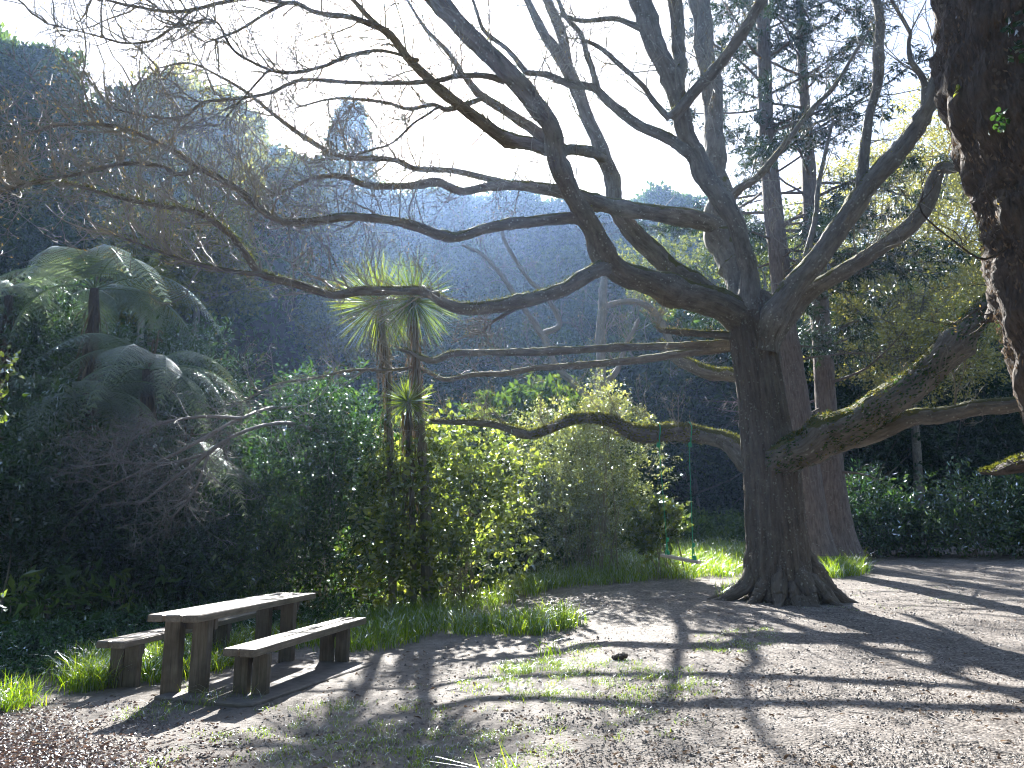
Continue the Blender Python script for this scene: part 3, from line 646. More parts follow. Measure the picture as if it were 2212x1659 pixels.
limb([(1385, 60, 12.9, 16), (1327, 40, 13, 12), (1259, 45, 13.1, 10), (1210, 33, 13.2, 9)], 'branch', tw=T(8, 1.0))
# horizontal limbs on the left
limb([(1560, 500, 15, 46), (1530, 480, 14.8, 42), (1450, 465, 14.3, 40), (1361, 450, 13.9, 36), (1290, 436, 13.5, 34), (1225, 417, 13.2, 32), (1140, 402, 12.9, 26), (1071, 402, 12.6, 20), (1000, 412, 12.4, 18), (950, 395, 12.2, 18), (900, 398, 12, 17), (797, 400, 11.6, 14), (740, 380, 11.4, 12), (680, 385, 11.2, 9), (600, 420, 11, 6), (540, 430, 10.8, 4)],
     tw=T(44, 1.4, lo=.3), moss=200, mossL=.04)
limb([(1120, 402, 12.9, 18), (1060, 388, 12.6, 15), (982, 372, 12.3, 14), (900, 366, 12, 13), (855, 346, 11.8, 13), (797, 342, 11.6, 12), (729, 335, 11.3, 12), (649, 290, 11, 11), (581, 239, 10.7, 9), (530, 198, 10.5, 8), (478, 167, 10.3, 6), (410, 137, 10.1, 5), (342, 147, 10, 3)], tw=T(44, 1.2, lo=.2))
limb([(1265, 478, 12.1, 34), (1233, 472, 12, 28), (1139, 480, 11.8, 26), (1054, 491, 11.6, 24), (975, 513, 11.4, 24), (900, 492, 11.2, 22), (842, 475, 11, 20), (756, 468, 10.8, 19), (680, 478, 10.6, 18), (608, 478, 10.4, 17), (560, 450, 10.2, 16), (513, 410, 10, 15), (427, 359, 9.7, 13), (359, 318, 9.4, 11), (290, 284, 9.1, 9), (222, 270, 8.9, 8), (120, 273, 8.6, 6), (0, 311, 8.3, 5), (-60, 320, 8.2, 4)],
     tw=T(60, 1.3, lo=.25, up=.1), moss=160, mossL=.04)
limb([(440, 364, 9.7, 10), (386, 376, 9.5, 11), (342, 357, 9.3, 10), (256, 355, 9, 9), (171, 376, 8.8, 8), (68, 393, 8.5, 6), (0, 417, 8.3, 5), (-50, 430, 8.2, 4)], 'branch', tw=T(30, 1.1, up=.1))
limb([(1312, 572, 12.5, 40), (1280, 590, 12.3, 32), (1207, 630, 12.1, 30), (1115, 656, 11.9, 30), (1020, 670, 11.7, 28), (968, 656, 11.5, 25), (920, 631, 11.4, 23), (849, 631, 11.2, 21), (780, 630, 11, 20), (720, 637, 10.8, 20), (632, 612, 10.5, 18), (564, 591, 10.3, 16), (530, 548, 10.1, 15), (496, 506, 10, 14), (427, 460, 9.7, 12), (342, 444, 9.4, 11), (256, 427, 9.1, 9), (137, 396, 8.8, 6), (40, 400, 8.5, 4)],
     tw=T(64, 1.2, lo=.3, up=.1), moss=1800, mossL=.04, flare=.2, label='long mossy limb crossing in front of the cabbage trees')
limb([(575, 594, 10.3, 12), (520, 588, 10.2, 11), (461, 578, 10, 10), (393, 560, 9.8, 8), (335, 540, 9.6, 6), (246, 506, 9.4, 4)], 'branch', tw=T(26, 1.0, up=.1))
limb([(1130, 657, 11.9, 12), (1090, 680, 11.9, 9), (1060, 700, 11.9, 6), (1040, 720, 11.9, 4)], 'branch', tw=T(8, .7))
limb([(1630, 740, 14.4, 22), (1585, 740, 14.5, 18), (1485, 746, 14.6, 17), (1310, 752, 14.7, 17), (1139, 759, 14.7, 16), (985, 766, 15.2, 15), (930, 778, 14.7, 14), (895, 764, 14.7, 11), (866, 755, 14.7, 7)], tw=T(16, 1.0, lo=.2, up=.12), moss=600, mossL=.035, label='long straight level limb pointing left')
limb([(1640, 760, 14.8, 26), (1585, 752, 15, 20), (1485, 763, 15.2, 18), (1361, 780, 15.3, 17), (1242, 790, 15.4, 15), (1173, 793, 15.4, 13), (1088, 808, 15.5, 12), (1020, 810, 15.5, 11), (958, 821, 15.5, 9), (905, 795, 15.5, 8), (850, 798, 15.5, 7), (756, 800, 15.4, 6), (690, 815, 15.3, 6), (600, 830, 15.2, 5), (520, 870, 15, 4)],
     tw=T(40, 1.3, lo=.2, up=.06), moss=300, mossL=.035)
limb([(1625, 735, 14.2, 24), (1580, 724, 14, 20), (1500, 722, 13.8, 15), (1455, 718, 13.7, 12), (1420, 714, 13.6, 10)], tw=T(6, .8), moss=200, mossL=.035, label='short stub limb above the level limbs')
Qs, rs_, swing_limb = limb([(1640, 1010, 14.4, 50), (1600, 975, 14.6, 46), (1570, 950, 14.8, 38), (1530, 940, 15, 36), (1490, 937, 15.2, 38), (1440, 934, 15.2, 40), (1395, 938, 15.2, 36), (1362, 932, 15.2, 30), (1320, 910, 15.2, 24), (1280, 902, 15.2, 22), (1240, 906, 15.2, 21), (1195, 924, 15.2, 20), (1150, 938, 15.2, 19), (1110, 930, 15.2, 18), (1060, 917, 15.2, 16), (1000, 913, 15.2, 14), (930, 910, 15.2, 10)],
     tw=T(30, 1.0, lo=.25, up=.12), moss=2200, mossL=.055, flare=.25, label='low crooked limb that holds the swing')
# right-hand limbs
limb([(1650, 760, 13.8, 60), (1668, 690, 13.7, 56), (1700, 640, 13.5, 54), (1776, 547, 13.2, 47), (1822, 478, 13, 45), (1868, 410, 12.8, 42), (1914, 358, 12.6, 42), (1954, 308, 12.4, 40), (1988, 262, 12.2, 38), (2005, 222, 12, 36), (2022, 160, 11.8, 34), (2045, 80, 11.6, 30), (2060, -20, 11.5, 28)], tw=T(16, 1.6, lo=.3), moss=300, flare=.1, label='right limb rising steeply')
limb([(1858, 425, 12.8, 28), (1860, 380, 12.8, 25), (1872, 300, 12.8, 22), (1880, 239, 12.8, 21), (1895, 170, 12.8, 24), (1899, 103, 12.8, 24), (1897, 40, 12.8, 22), (1890, -40, 12.8, 20)], tw=T(12, 1.4), moss=120)
limb([(2003, 225, 12, 24), (1995, 175, 11.9, 16), (1966, 130, 11.8, 12), (1962, 90, 11.8, 10), (1965, 68, 11.8, 9), (1940, 25, 11.8, 8), (1915, -20, 11.7, 7)], 'branch', tw=T(10, 1.1))
limb([(1655, 770, 14, 56), (1670, 722, 14, 50), (1748, 632, 13.8, 38), (1834, 576, 13.5, 34), (1885, 548, 13.2, 34), (1954, 496, 12.9, 36), (2000, 440, 12.7, 34), (2032, 366, 12.5, 28), (2060, 364, 12.4, 24), (2097, 333, 12.3, 22), (2160, 290, 12.2, 18)], tw=T(18, 1.3, lo=.3), moss=200)
Qr, rr_, right_limb = limb([(1650, 1040, 14.15, 50), (1680, 1002, 13.75, 66), (1725, 972, 13.3, 76), (1766, 950, 13.1, 76), (1830, 920, 12.8, 72), (1902, 880, 12.5, 70), (1975, 830, 12.2, 66), (2039, 775, 11.9, 60), (2107, 694, 11.6, 52), (2160, 640, 11.4, 44), (2230, 580, 11.2, 40)], tw=T(10, 1.0, lo=.3), moss=3200, mossL=.05, flare=.15, label='massive mossy limb rising to the right from low on the trunk')
limb([(1780, 965, 13.1, 44), (1850, 940, 13, 44), (1937, 916, 12.8, 40), (1990, 902, 12.7, 37), (2039, 893, 12.6, 37), (2120, 882, 12.4, 35), (2212, 868, 12.2, 32), (2300, 850, 12, 30), (2400, 820, 11.8, 28)], tw=T(12, .9, lo=.3), moss=500, mossL=.035, label='sunlit level limb reaching out of the frame to the right')
limb([(1655, 690, 14.3, 22), (1700, 620, 15, 17), (1735, 570, 15.6, 14), (1760, 480, 16, 12), (1765, 420, 16.2, 11), (1780, 340, 16.4, 9), (1800, 260, 16.5, 6)], 'branch', tw=T(10, 1.1))
limb([(1560, 470, 14.9, 24), (1590, 415, 14.6, 20), (1640, 380, 14.3, 18), (1690, 320, 14.2, 14), (1740, 250, 14.3, 12), (1800, 190, 14.4, 10), (1850, 110, 14.5, 8), (1880, 60, 14.5, 6)], 'branch', tw=T(14, 1.2))
mm.build('moss', m_moss, trunk)
def twig_pass():
    pass
# ------------------------------------------------------------------ rope swing
def rope(mb, pts, w=.0065):
    P = np.array(pts); tube(mb, catmull(P, 14), np.full(14, w), 6, .05)
sw = empty('rope_swing', at(1470, 1207, 15.2), 'plank swing seat hanging on two green ropes from the low mossy limb', 'swing')
Ys = 15.2
A = at(1441, 1200, Ys + .12); B = at(1498, 1212, Ys - .12)
seat = MB(); dv = B - A; mid = (at(1430, 1199, Ys + .17) + at(1511, 1215, Ys - .17)) / 2
e = at(1511, 1215, Ys - .17) - at(1430, 1199, Ys + .17); Ls = np.linalg.norm(e); ez = e / Ls
u = nrm(np.cross(ez, [0, 0, 1.])); v = np.cross(u, ez)
box = MB(); box.box((0, 0, 0), (Ls, .24, .055), 0, .006)
V = box.V[0]; box.V[0] = mid + V[:, :1] * ez + V[:, 1:2] * u + V[:, 2:3] * v
box.build('seat', simple('pale_board', (.62, .54, .45), .5, .25, 6, .3, stretch=(2, 20, 20)), sw)
for (px0, py0, q) in ((1424, 962, A), (1488, 948, B)):
    top = at(px0, py0 - 28, Ys - .05); mb = MB()
    knot = q + np.array([0, 0, .3])
    rope(mb, [top, at(px0, py0, Ys), (at(px0, py0, Ys) * .4 + knot * .6), knot])
    for sg in (-1, 1): rope(mb, [knot, knot * .5 + (q + u * .08 * sg) * .5, q + u * .09 * sg + [0, 0, .02], q + u * .09 * sg - [0, 0, .04]], .009)
    tube(mb, catmull([knot + [0, 0, .03], knot + [.02, 0, 0], knot - [0, 0, .04]], 6), np.array([.015, .035, .03, .032, .03, .015]), 8, .2)
    tube(mb, catmull([q + [0, 0, .1], q + [.03, 0, .05], q + [.0, 0, .02]], 6), np.array([.015, .035, .03, .032, .03, .015]), 8, .2)
    # loop around the limb
    j = np.argmin(np.abs(Qs[:, 0] - at(px0, py0, Ys)[0])); th = np.linspace(0, 2 * math.pi, 20); rr = rs_[j] * 1.12
    ringp = np.stack([np.full(20, Qs[j, 0]) + .01 * np.sin(3 * th), Qs[j, 1] + rr * np.cos(th), Qs[j, 2] + rr * np.sin(th)], -1)
    tube(mb, ringp, np.full(20, .012), 6, .05, cap=False)
    tube(mb, catmull([Qs[j] - [0, .05, rr - .02], Qs[j] - [.02, .08, rr + .03], Qs[j] - [-.02, .05, rr + .06]], 6), np.array([.015, .04, .035, .04, .03, .015]), 8, .2)
    mb.build('rope', m_rope, sw, True)
# ------------------------------------------------------------------ picnic table and benches
def boards(name, near_l, near_r, far_mid, z, n, thick, legs, label, cat, leg_t=.075, overh=.0, shift=0.):
    a = plane(*near_l, z); b = plane(*near_r, z); f = plane(*far_mid, z); mid = (a + b) / 2
    W = np.linalg.norm(b - a); d = f - mid; d[2] = 0; L = np.linalg.norm(d); d /= L; s = np.array([d[1], -d[0], 0]); rot = math.atan2(d[1], d[0]) - math.pi / 2
    W = abs((b - a) @ s) ; gap = .03; w = (W - gap * (n - 1)) / n
    print(name, 'W', round(W, 2), 'L', round(L, 2), 'mid', mid.round(2), 'rot', round(math.degrees(rot), 1))
    root = empty(name, (mid + d * L / 2) * [1, 1, 0] + [0, 0, H(mid[0], mid[1])], label, cat)
    for i in range(n):
        off = -W / 2 + w / 2 + i * (w + gap); m = MB(); dl = rng.uniform(-.02, .02)
        m.box(mid + d * (L / 2 + dl) + s * off - np.array([0, 0, thick / 2 + rng.uniform(0, .004)]), (w, L + rng.uniform(-.03, .03), thick), rot, .008, .0012)
        m.build('plank', m_plank, root)
    for t, offs, lw in legs:
        c = mid + d * t; g = -.1
        for o in offs:
            m = MB(); q = c + s * o; hh = z - thick - g
            m.box((q[0], q[1], g + hh / 2 - .001), (lw, leg_t, hh), rot, .006, .001); m.build('leg', m_post, root)
        m = MB(); m.box(c * [1, 1, 0] + d * (leg_t / 2 + .026) + np.array([0, 0, z - thick - .055]), (W * .92, .05, .1), rot, .005, .001); m.build('rail', m_post, root)
    return root, mid, d, s, W, L
tb = boards('picnic_table', (311, 1328), (435, 1328), (640, 1280), .80, 3, .068, [(.3, (-.15, .15), .17), (2.2, (-.16, .16), .17)], 'weathered grey timber picnic table on thick post legs, between its two benches', 'table', leg_t=.1)
bf = boards('bench', (480, 1400), (550, 1402), (765, 1333), .495, 2, .075, [(.28, (-.1, .1), .155), (2.2, (-.1, .1), .155)], 'plank bench on the near right side of the picnic table', 'bench', leg_t=.085)
bb = boards('bench', (208, 1384), (266, 1386), (548, 1318), .495, 2, .07, [(.3, (-.08, .08), .155), (2.15, (-.08, .08), .155)], 'plank bench behind the picnic table on its far left side', 'bench', leg_t=.085)
slab = MB()
c0 = plane(552, 1520, .03); c1 = plane(803, 1436, .03); dd = c1 - c0; Lp = np.linalg.norm(dd); dd /= Lp; sd = np.array([dd[1], -dd[0], 0])
rotp = math.atan2(dd[1], dd[0]) - math.pi / 2
slab.box((c0 + c1) / 2 - sd * .55 + np.array([0, 0, -.07]), (1.1, Lp + .15, .16), rotp, .012, .002)
tag(slab.build('concrete_slab', m_concrete), 'dusty concrete slab under the picnic table and benches', 'slab')
# ------------------------------------------------------------------ near trunk at the right edge
nr = empty('rough_barked_tree', (*(at(2440, 1500, 6)[:2]), 0), 'huge dark rough-barked trunk leaning in at the upper right edge', 'tree')
pts = [(2500, 1700, 6, 330), (2470, 1400, 6, 280), (2420, 1080, 6, 260), (2370, 900, 6, 260), (2330, 760, 6, 262), (2300, 650, 6, 268), (2285, 560, 6, 275), (2268, 470, 6, 276), (2255, 400, 6, 280), (2222, 300, 6, 290), (2196, 200, 6, 296), (2182, 100, 6, 298), (2178, 0, 6, 300), (2175, -160, 6, 300)]
P, R = px_path(pts); Q = catmull(P, 150); r = catmull(R[:, None], 150)[:, 0]
mb = MB(); tube(mb, Q, r, 90, .035, fl=lambda s, th: 1 + .05 * np.sin(11 * th + 2 * np.sin(s * 3)) + .04 * np.sin(s * 7 + 3 * th) + .03 * np.sin(s * 17 - 5 * th))
trn = mb.build('trunk', m_bark_near, nr, True)
# shaggy bark flakes on its surface
def surf_scatter(Q, r, n, L, W, mat, name, parent, hang=.3, a0=0, a1=6.28):
    m = MB(); f = rng.uniform(0, len(Q) - 1.01, n); i = f.astype(int); T = nrm(Q[i + 1] - Q[i]); U = nrm(np.cross(T, [0, 1., 0])); Wv = np.cross(T, U)
    a = rng.uniform(a0, a1, n); o = U * np.cos(a)[:, None] + Wv * np.sin(a)[:, None]; c = Q[i] + (Q[i + 1] - Q[i]) * (f - i)[:, None] + o * (r[i] * rng.uniform(.97, 1.03, n))[:, None]
    leaves(m, c, T * rng.choice([-1, 1], n)[:, None] + o * .35 + rng.normal(0, .3, c.shape), o + rng.normal(0, .3, c.shape), L * rng.uniform(.4, 1.3, n), W); m.build(name, mat, parent)
surf_scatter(Q, r, 9000, .05, .018, m_thatch, 'bark_flakes', trn)
ivy = MB(); n = 90; i = rng.integers(70, 148, n); a = rng.uniform(-2.0, -.6, n)
for (px, py) in ((2195, 70), (2200, 95), (2190, 110), (2205, 130), (2160, 262), (2170, 250), (2150, 270), (2180, 60), (2207, 50)):
    k = 7; c = at(px + rng.normal(0, 9, k), py + rng.normal(0, 9, k), 5.42 + rng.uniform(0, .05, k)); leaves(ivy, c, rng.normal(0, 1, (k, 3)), rng.normal(0, .5, (k, 3)) + [0, -1, .4], .055, .045, shape='oval')
ivy.build('ivy', m_dark2, trn); ivy = MB(); c = at(2078 + rng.normal(0, 5, 7), 192 + rng.normal(0, 7, 7), 5.9); leaves(ivy, c, rng.normal(0, 1, (7, 3)), rng.normal(0, .6, (7, 3)) + [0, 1, .4], .06, .04, shape='oval')
ivy.build('ivy_sprig', m_yellow, trn)
surf_scatter(Qt, rt * 1.0, 9000, .045, .02, m_bark_trunk, 'bark_flakes', trunk)
surf_scatter(Qt, rt * 1.0, 900, .04, .03, m_lichen, 'lichen', trunk)
surf_scatter(Qs[12:45], rs_[12:45], 2600, .06, .03, m_moss, 'climbing_leaves', swing_limb)
surf_scatter(Qr, rr_, 4200, .075, .028, m_dark2, 'climbing_leaves', right_limb)
surf_scatter(Qr, rr_, 1500, .05, .025, m_moss, 'moss', right_limb)
limb([(2215, 600, 6.1, 60), (2175, 640, 6.3, 56), (2150, 665, 6.5, 40), (2135, 690, 6.6, 20)], par=nr, mat=m_bark_near, flare=.2, tw=T(7, .5, k2=2, k3=1), rough=.15, label='broken knotty stub on the near trunk')
limb([(2290, 470, 6, 12), (2215, 505, 5.9, 8), (2130, 560, 5.9, 5), (2060, 520, 5.9, 4), (2000, 470, 5.9, 4), (1985, 440, 5.9, 3)], 'branch', par=nr, mat=m_bark_near, tw=T(6, .4, k2=2, k3=2, r1=.006))
limb([(2330, 980, 7, 60), (2250, 998, 7.4, 44), (2190, 1010, 7.7, 30), (2150, 1017, 8, 18), (2118, 1022, 8.2, 6)], par=nr, mat=m_bark_near, moss=900, mossL=.035, rough=.12)
# ------------------------------------------------------------------ two tall conifers behind
def conifer(pts, label, seed_branches, side=1.):
    P, R = px_path(pts); root = empty('conifer', (P[0][0], P[0][1], P[0][2]), label, 'tree', 'tall conifers behind the spreading tree')
    Q = catmull(P, 70); r = catmull(R[:, None], 70)[:, 0]; mb = MB(); tube(mb, Q, r, 20, .035, fl=lambda s, th: 1 + .5 * np.exp(-s / .5) + .03 * np.sin(13 * th))
    mb.build('trunk', m_bark_con, root, True)
    bm = MB(); fm = MB(); zt = Q[:, 2]
    n = seed_branches; z = np.sort(rng.uniform(3.0, zt.max() + 1, n))
    for zz in z:
        j = np.argmin(np.abs(zt - zz)); a = rng.uniform(0, 6.28); L = rng.uniform(2.2, 4.6) * (1 if zz > 7 else .6)
        d = np.array([math.cos(a), math.sin(a), rng.uniform(-.15, .25)]); B = grow(Q[j][None] * 1.0, d[None], np.array([L]), 12, .09, -.012)
        tubes(bm, B, np.array([rng.uniform(.03, .055)]), np.array([.006]), 5)
        S, D, ix, fx = sidekids(B, int(L * 9), 0, 1.1, .28, 1., .25); L2 = rng.uniform(.35, .95, len(S)) * (1.1 - .5 * fx)
        B2 = grow(S, D, L2, 6, .12, -.05); tubes(bm, B2, np.full(len(S), .008), np.full(len(S), .003), 3)
        if zz > 6.3 and rng.random() < .93:
            for q in range(26):
                f = rng.uniform(.1, 1, len(S)) * 5; i = np.minimum(f.astype(int), 4); n_ = np.arange(len(S))
                c = B2[n_, i] + (B2[n_, i + 1] - B2[n_, i]) * (f - i)[:, None]; t = nrm(B2[n_, i + 1] - B2[n_, i])
                dd = t * .5 + rng.normal(0, .6, c.shape) + [0, 0, -.35]
                leaves(fm, c, dd, rng.normal(0, 1, c.shape), rng.uniform(.1, .22, len(c)), .028)
    bm.build('branches', m_bark_con, root); fm.build('needles', m_conif, root)
conifer([(1762, 1200, 19, 64), (1752, 1100, 19, 60), (1738, 1000, 19, 58), (1722, 882, 19, 56), (1708, 779, 19, 52), (1695, 694, 19, 47), (1681, 540, 19, 44), (1672, 478, 19, 43), (1661, 342, 19, 38), (1654, 239, 19, 35), (1650, 103, 19, 32), (1648, 0, 19, 30), (1645, -160, 19, 24), (1643, -300, 19, 16)], 'straight tall conifer directly behind the big trunk, left of its twin', 62)
conifer([(1808, 1200, 20.5, 76), (1800, 1100, 20.5, 66), (1792, 984, 20.5, 52), (1785, 882, 20.5, 44), (1776, 745, 20.5, 42), (1769, 643, 20.5, 41), (1756, 520, 20.5, 38), (1750, 430, 20.5, 34), (1746, 342, 20.5, 30), (1739, 239, 20.5, 25), (1733, 137, 20.5, 22), (1728, 0, 20.5, 18), (1724, -180, 20.5, 14), (1720, -300, 20.5, 8)], 'straight tall conifer to the right of its twin, trunk clear against the green tree', 66)
# ------------------------------------------------------------------ pale bare tree beyond the bushes
pb = empty('pale_bare_tree', at(1297, 1190, 21), 'slender pale bare tree standing beyond the bushes left of the big trunk', 'tree')
def pl(pts, nm='branch', n=10, L=1.3): limb(pts, nm, par=pb, mat=m_bark_pale, tw=T(max(4, n // 2), L, r3=.005, up=.12), wob=.5)
pl([(1297, 1190, 21, 30), (1296, 1000, 21, 28), (1295, 880, 21, 24), (1297, 760, 21, 20), (1302, 650, 21, 18), (1305, 590, 21, 14), (1300, 520, 21, 10)], 'trunk', 22)
pl([(1296, 890, 21, 18), (1240, 830, 21, 15), (1200, 790, 21, 14), (1170, 720, 21, 14), (1120, 650, 21, 12), (1080, 590, 21, 10), (1040, 550, 21, 8), (1000, 530, 21, 6)], n=26)
pl([(1170, 720, 21, 13), (1210, 700, 21, 12), (1180, 640, 21, 12), (1140, 600, 21, 9), (1090, 520, 21, 8), (1085, 470, 21, 5)], n=18)
pl([(1303, 660, 21, 12), (1360, 650, 21, 14), (1410, 670, 21, 16), (1450, 740, 21, 14), (1475, 790, 21, 8)], n=14)
pl([(1299, 830, 21, 14), (1330, 800, 21, 12), (1355, 740, 21, 10), (1380, 690, 21, 8)], n=14)
lm, ql, rl_ = limb_mesh([(1640, 830, 15.5, 30), (1588, 813, 16, 30), (1526, 803, 16.3, 30), (1470, 780, 16.6, 24), (1420, 740, 17, 16)])
lo_ = lm.build('limb', m_bark, tree, True); moss_on(ql, rl_, 800, .05).build('moss', m_moss, lo_)
# ------------------------------------------------------------------ spring-green tree on the right and dark wood behind it
def broadtree(name, px, base_py, Y, crown, mat, label, nl, leafL, leafW, bt=.16, cat='tree', group=None, twn=0, density=1.):
    b = at(px, base_py, Y); b[2] = H(b[0], b[1]) - .1; root = empty(name, b, label, cat, group)
    tm = MB(); cm = MB(); top = at(crown[0][0], crown[0][1], Y)
    tube(tm, catmull([b, b * .6 + top * .4 + [.2, 0, 0], top], 16), np.linspace(bt, bt * .4, 16), 10, .08)
    for (cx, cyy, dY, rx, ry) in crown:
        c = at(cx, cyy, Y + dY); r = np.array([pxm(rx, Y), pxm(rx, Y) * .9, pxm(ry, Y)])
        n = int(nl * rx * ry / 1e4 * density); q, d = shell(n, c, r, .35, 1.08, amp=.3); sprigs(cm, q, d, 7, .45, leafL, leafW)
        for _ in range(5):
            e, _d = shell(1, c, r, .8, .95); st = b * .35 + top * .65; P = catmull([st, (st + e[0]) / 2 + rng.normal(0, .35, 3), e[0]], 12)
            tube(tm, P, np.linspace(bt * .4, .02, 12), 6, .08)
            if twn: t, _b = twigs_on(P, np.full(12, .03), twn, 1.5, buds=False, r3=.007, r1=.02, flat=.3); tm.V += [v for v in t.V]; tm.F += [f + tm.n for f in t.F]; tm.R += t.R; tm.B += t.B; tm.n += t.n
    tm.build('trunk', m_bark, root, True); cm.build('crown', mat, root); return root
broadtree('spring_tree', 1990, 1180, 30, [(1930, 560, 0, 190, 130), (2060, 640, -2, 150, 120), (1850, 660, 1, 130, 110), (2120, 480, 1, 150, 150), (1980, 760, -3, 180, 80), (1900, 400, 3, 160, 90), (2060, 300, 3, 130, 120)], m_spring, 'large tree with fresh yellow-green leaves behind the right-hand limbs', 950, .115, .08, .22, twn=8)
broadtree('spring_tree', 1700, 1170, 38, [(1620, 520, 0, 120, 60), (1500, 560, 0, 130, 60), (1740, 500, 1, 90, 60), (1420, 600, -1, 90, 60), (1600, 620, 1, 120, 60)], m_forest_y, 'far olive-green tree seen between the big tree and the conifers', 420, .2, .13, .2)
# dark understorey on the right
for i, (px, by, Y, cr) in enumerate([(1880, 1190, 32, [(1880, 1000, 0, 150, 150), (1900, 900, 2, 150, 120)]), (2060, 1190, 33, [(2060, 960, 0, 160, 170), (2000, 860, 2, 130, 100)]), (2230, 1190, 32, [(2210, 930, 0, 130, 220)]),
                                     (1500, 1185, 37, [(1500, 1010, 0, 130, 140), (1450, 900, 2, 130, 100)]), (1620, 1180, 38, [(1620, 980, 0, 120, 160)]), (1380, 1190, 37, [(1360, 960, 0, 120, 150)]), (1740, 1190, 38, [(1740, 990, 0, 110, 150)])]):
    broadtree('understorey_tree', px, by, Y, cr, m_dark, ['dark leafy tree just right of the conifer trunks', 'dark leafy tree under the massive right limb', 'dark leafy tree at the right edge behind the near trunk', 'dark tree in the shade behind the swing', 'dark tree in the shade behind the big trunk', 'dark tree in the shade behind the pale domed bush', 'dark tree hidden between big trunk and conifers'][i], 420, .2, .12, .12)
# ------------------------------------------------------------------ bushes
def bush(name, px, base_py, Y, blobs, mat, label, nspr, leafL, leafW, shape='kite', nstem=14, Ls=.28, nl=8, group=None, lo=.35, stem_r=.012, upb=.5, shoots=0):
    b = at(px, base_py, Y); b[2] = H(b[0], b[1]); root = empty(name, b, label, 'bush', group)
    st = MB(); cm = MB(); tot = sum(bl[3] * bl[4] for bl in blobs)
    for (cx, cyy, dY, rx, ry) in blobs:
        c = at(cx, cyy, Y + dY); r = np.array([pxm(rx, Y), pxm((rx + ry) / 2, Y) * .9, pxm(ry, Y)])
        n = int(nspr * rx * ry / tot); q, d = shell(n, c, r, lo, 1.12, amp=.42); ok = q[:, 2] > H(q[:, 0], q[:, 1]) + .02; q, d = q[ok], d[ok]
        q = q + rng.normal(0, .05, q.shape); sprigs(cm, q, d + [0, 0, .5], nl, Ls, leafL, leafW, shape, upb=upb)
        if shoots:
            k = max(1, int(shoots * rx * ry / tot)); e, dd_ = shell(k, c, r, .85, 1., bottom=-.1); ln = rng.uniform(.2, .6, k)
            PS = grow(e, dd_ * .7 + [0, 0, .7], ln, 6, .12, .1); tubes(st, PS, np.full(k, .007), np.full(k, .002), 4)
            SS, DD, _i, _f = sidekids(PS, 9, 0, 1.2); leaves(cm, SS, DD, rng.normal(0, .6, SS.shape) + [0, 0, .7], rng.uniform(.6, 1.1, len(SS)) * leafL, leafW, rng.uniform(.4, 1, len(SS)), shape)
        k = max(2, int(nstem * rx * ry / tot)); e, _ = shell(k, c, r, .7, 1.)
        for ee in e:
            s0 = b + rng.normal(0, .25, 3) * [1, .7, 0]; s0[2] = H(s0[0], s0[1]) - .05
            tube(st, catmull([s0, s0 * .5 + ee * .5 + rng.normal(0, .12, 3) - (ee - s0) * [.15, .15, -.08], ee], 9), np.linspace(stem_r * 1.5, .005, 9), 5, .05)
    st.build('stems', m_twig, root, True); cm.build('leaves', mat, root); return root
bush('glossy_bush', 700, 1290, 16.5, [(660, 1010, 0, 130, 130), (600, 1100, -.3, 140, 150), (740, 960, 0, 80, 110), (650, 890, .2, 55, 55), (770, 1080, -.2, 80, 150), (690, 1200, -.5, 150, 90), (720, 880, .2, 60, 50)], m_glossy, 'glossy dark-leaved bush left of the cabbage trees', 2500, .13, .055, 'oval', 26, .35, shoots=60)
bush('shaded_bush', 470, 1290, 15, [(450, 1190, 0, 100, 110), (540, 1220, -.3, 110, 90), (390, 1240, 0, 80, 80), (560, 1110, .3, 70, 80)], m_glossy, 'low shaded dark bush behind the picnic table', 1300, .11, .05, 'oval', 12, .3, shoots=30)
bush('heart_leaved_bush', 980, 1285, 16.4, [(970, 1060, 0, 130, 120), (900, 1130, -.3, 100, 150), (1040, 1120, -.2, 90, 140), (860, 1040, 0, 70, 90), (1000, 980, 0, 80, 60), (920, 970, 0, 50, 60), (960, 1210, -.4, 140, 80), (1060, 1020, 0, 60, 60), (820, 1150, -.1, 50, 110), (865, 1160, -1.4, 48, 90), (905, 1120, -1.4, 36, 70), (925, 1220, -1.3, 60, 60), (850, 1240, -1.2, 50, 50)], m_yellow, 'bush with big yellow-green heart-shaped leaves below the cabbage trees', 1200, .12, .11, 'heart', 44, .4, 7, shoots=60)
bush('pale_domed_bush', 1250, 1230, 19, [(1260, 1010, 0, 130, 110), (1190, 1040, -.3, 90, 120), (1320, 1050, -.2, 85, 130), (1250, 1130, -.4, 140, 90), (1200, 960, 0, 70, 50), (1290, 940, 0, 80, 50)], m_pale, 'dense domed bush with small pale leaves under the swing limb', 3000, .085, .04, 'kite', 24, .22, 9, shoots=90, lo=.6)
bush('climber_bush', 1300, 1100, 18, [(1300, 870, 0, 35, 40), (1280, 905, 0, 60, 22), (1200, 905, 0, 50, 16), (1340, 900, 0, 50, 18)], m_pale, 'leafy sprays rising through the crooked swing limb above the domed bush', 380, .085, .05, 'oval', 6, .25)
bush('yellow_shrub', 1425, 1200, 17.5, [(1425, 1145, 0, 36, 34), (1440, 1120, 0, 22, 22), (1400, 1165, 0, 30, 22)], m_yellow, 'small bright yellow-green shrub just left of the swing seat', 200, .11, .1, 'heart', 8, .25, shoots=8)
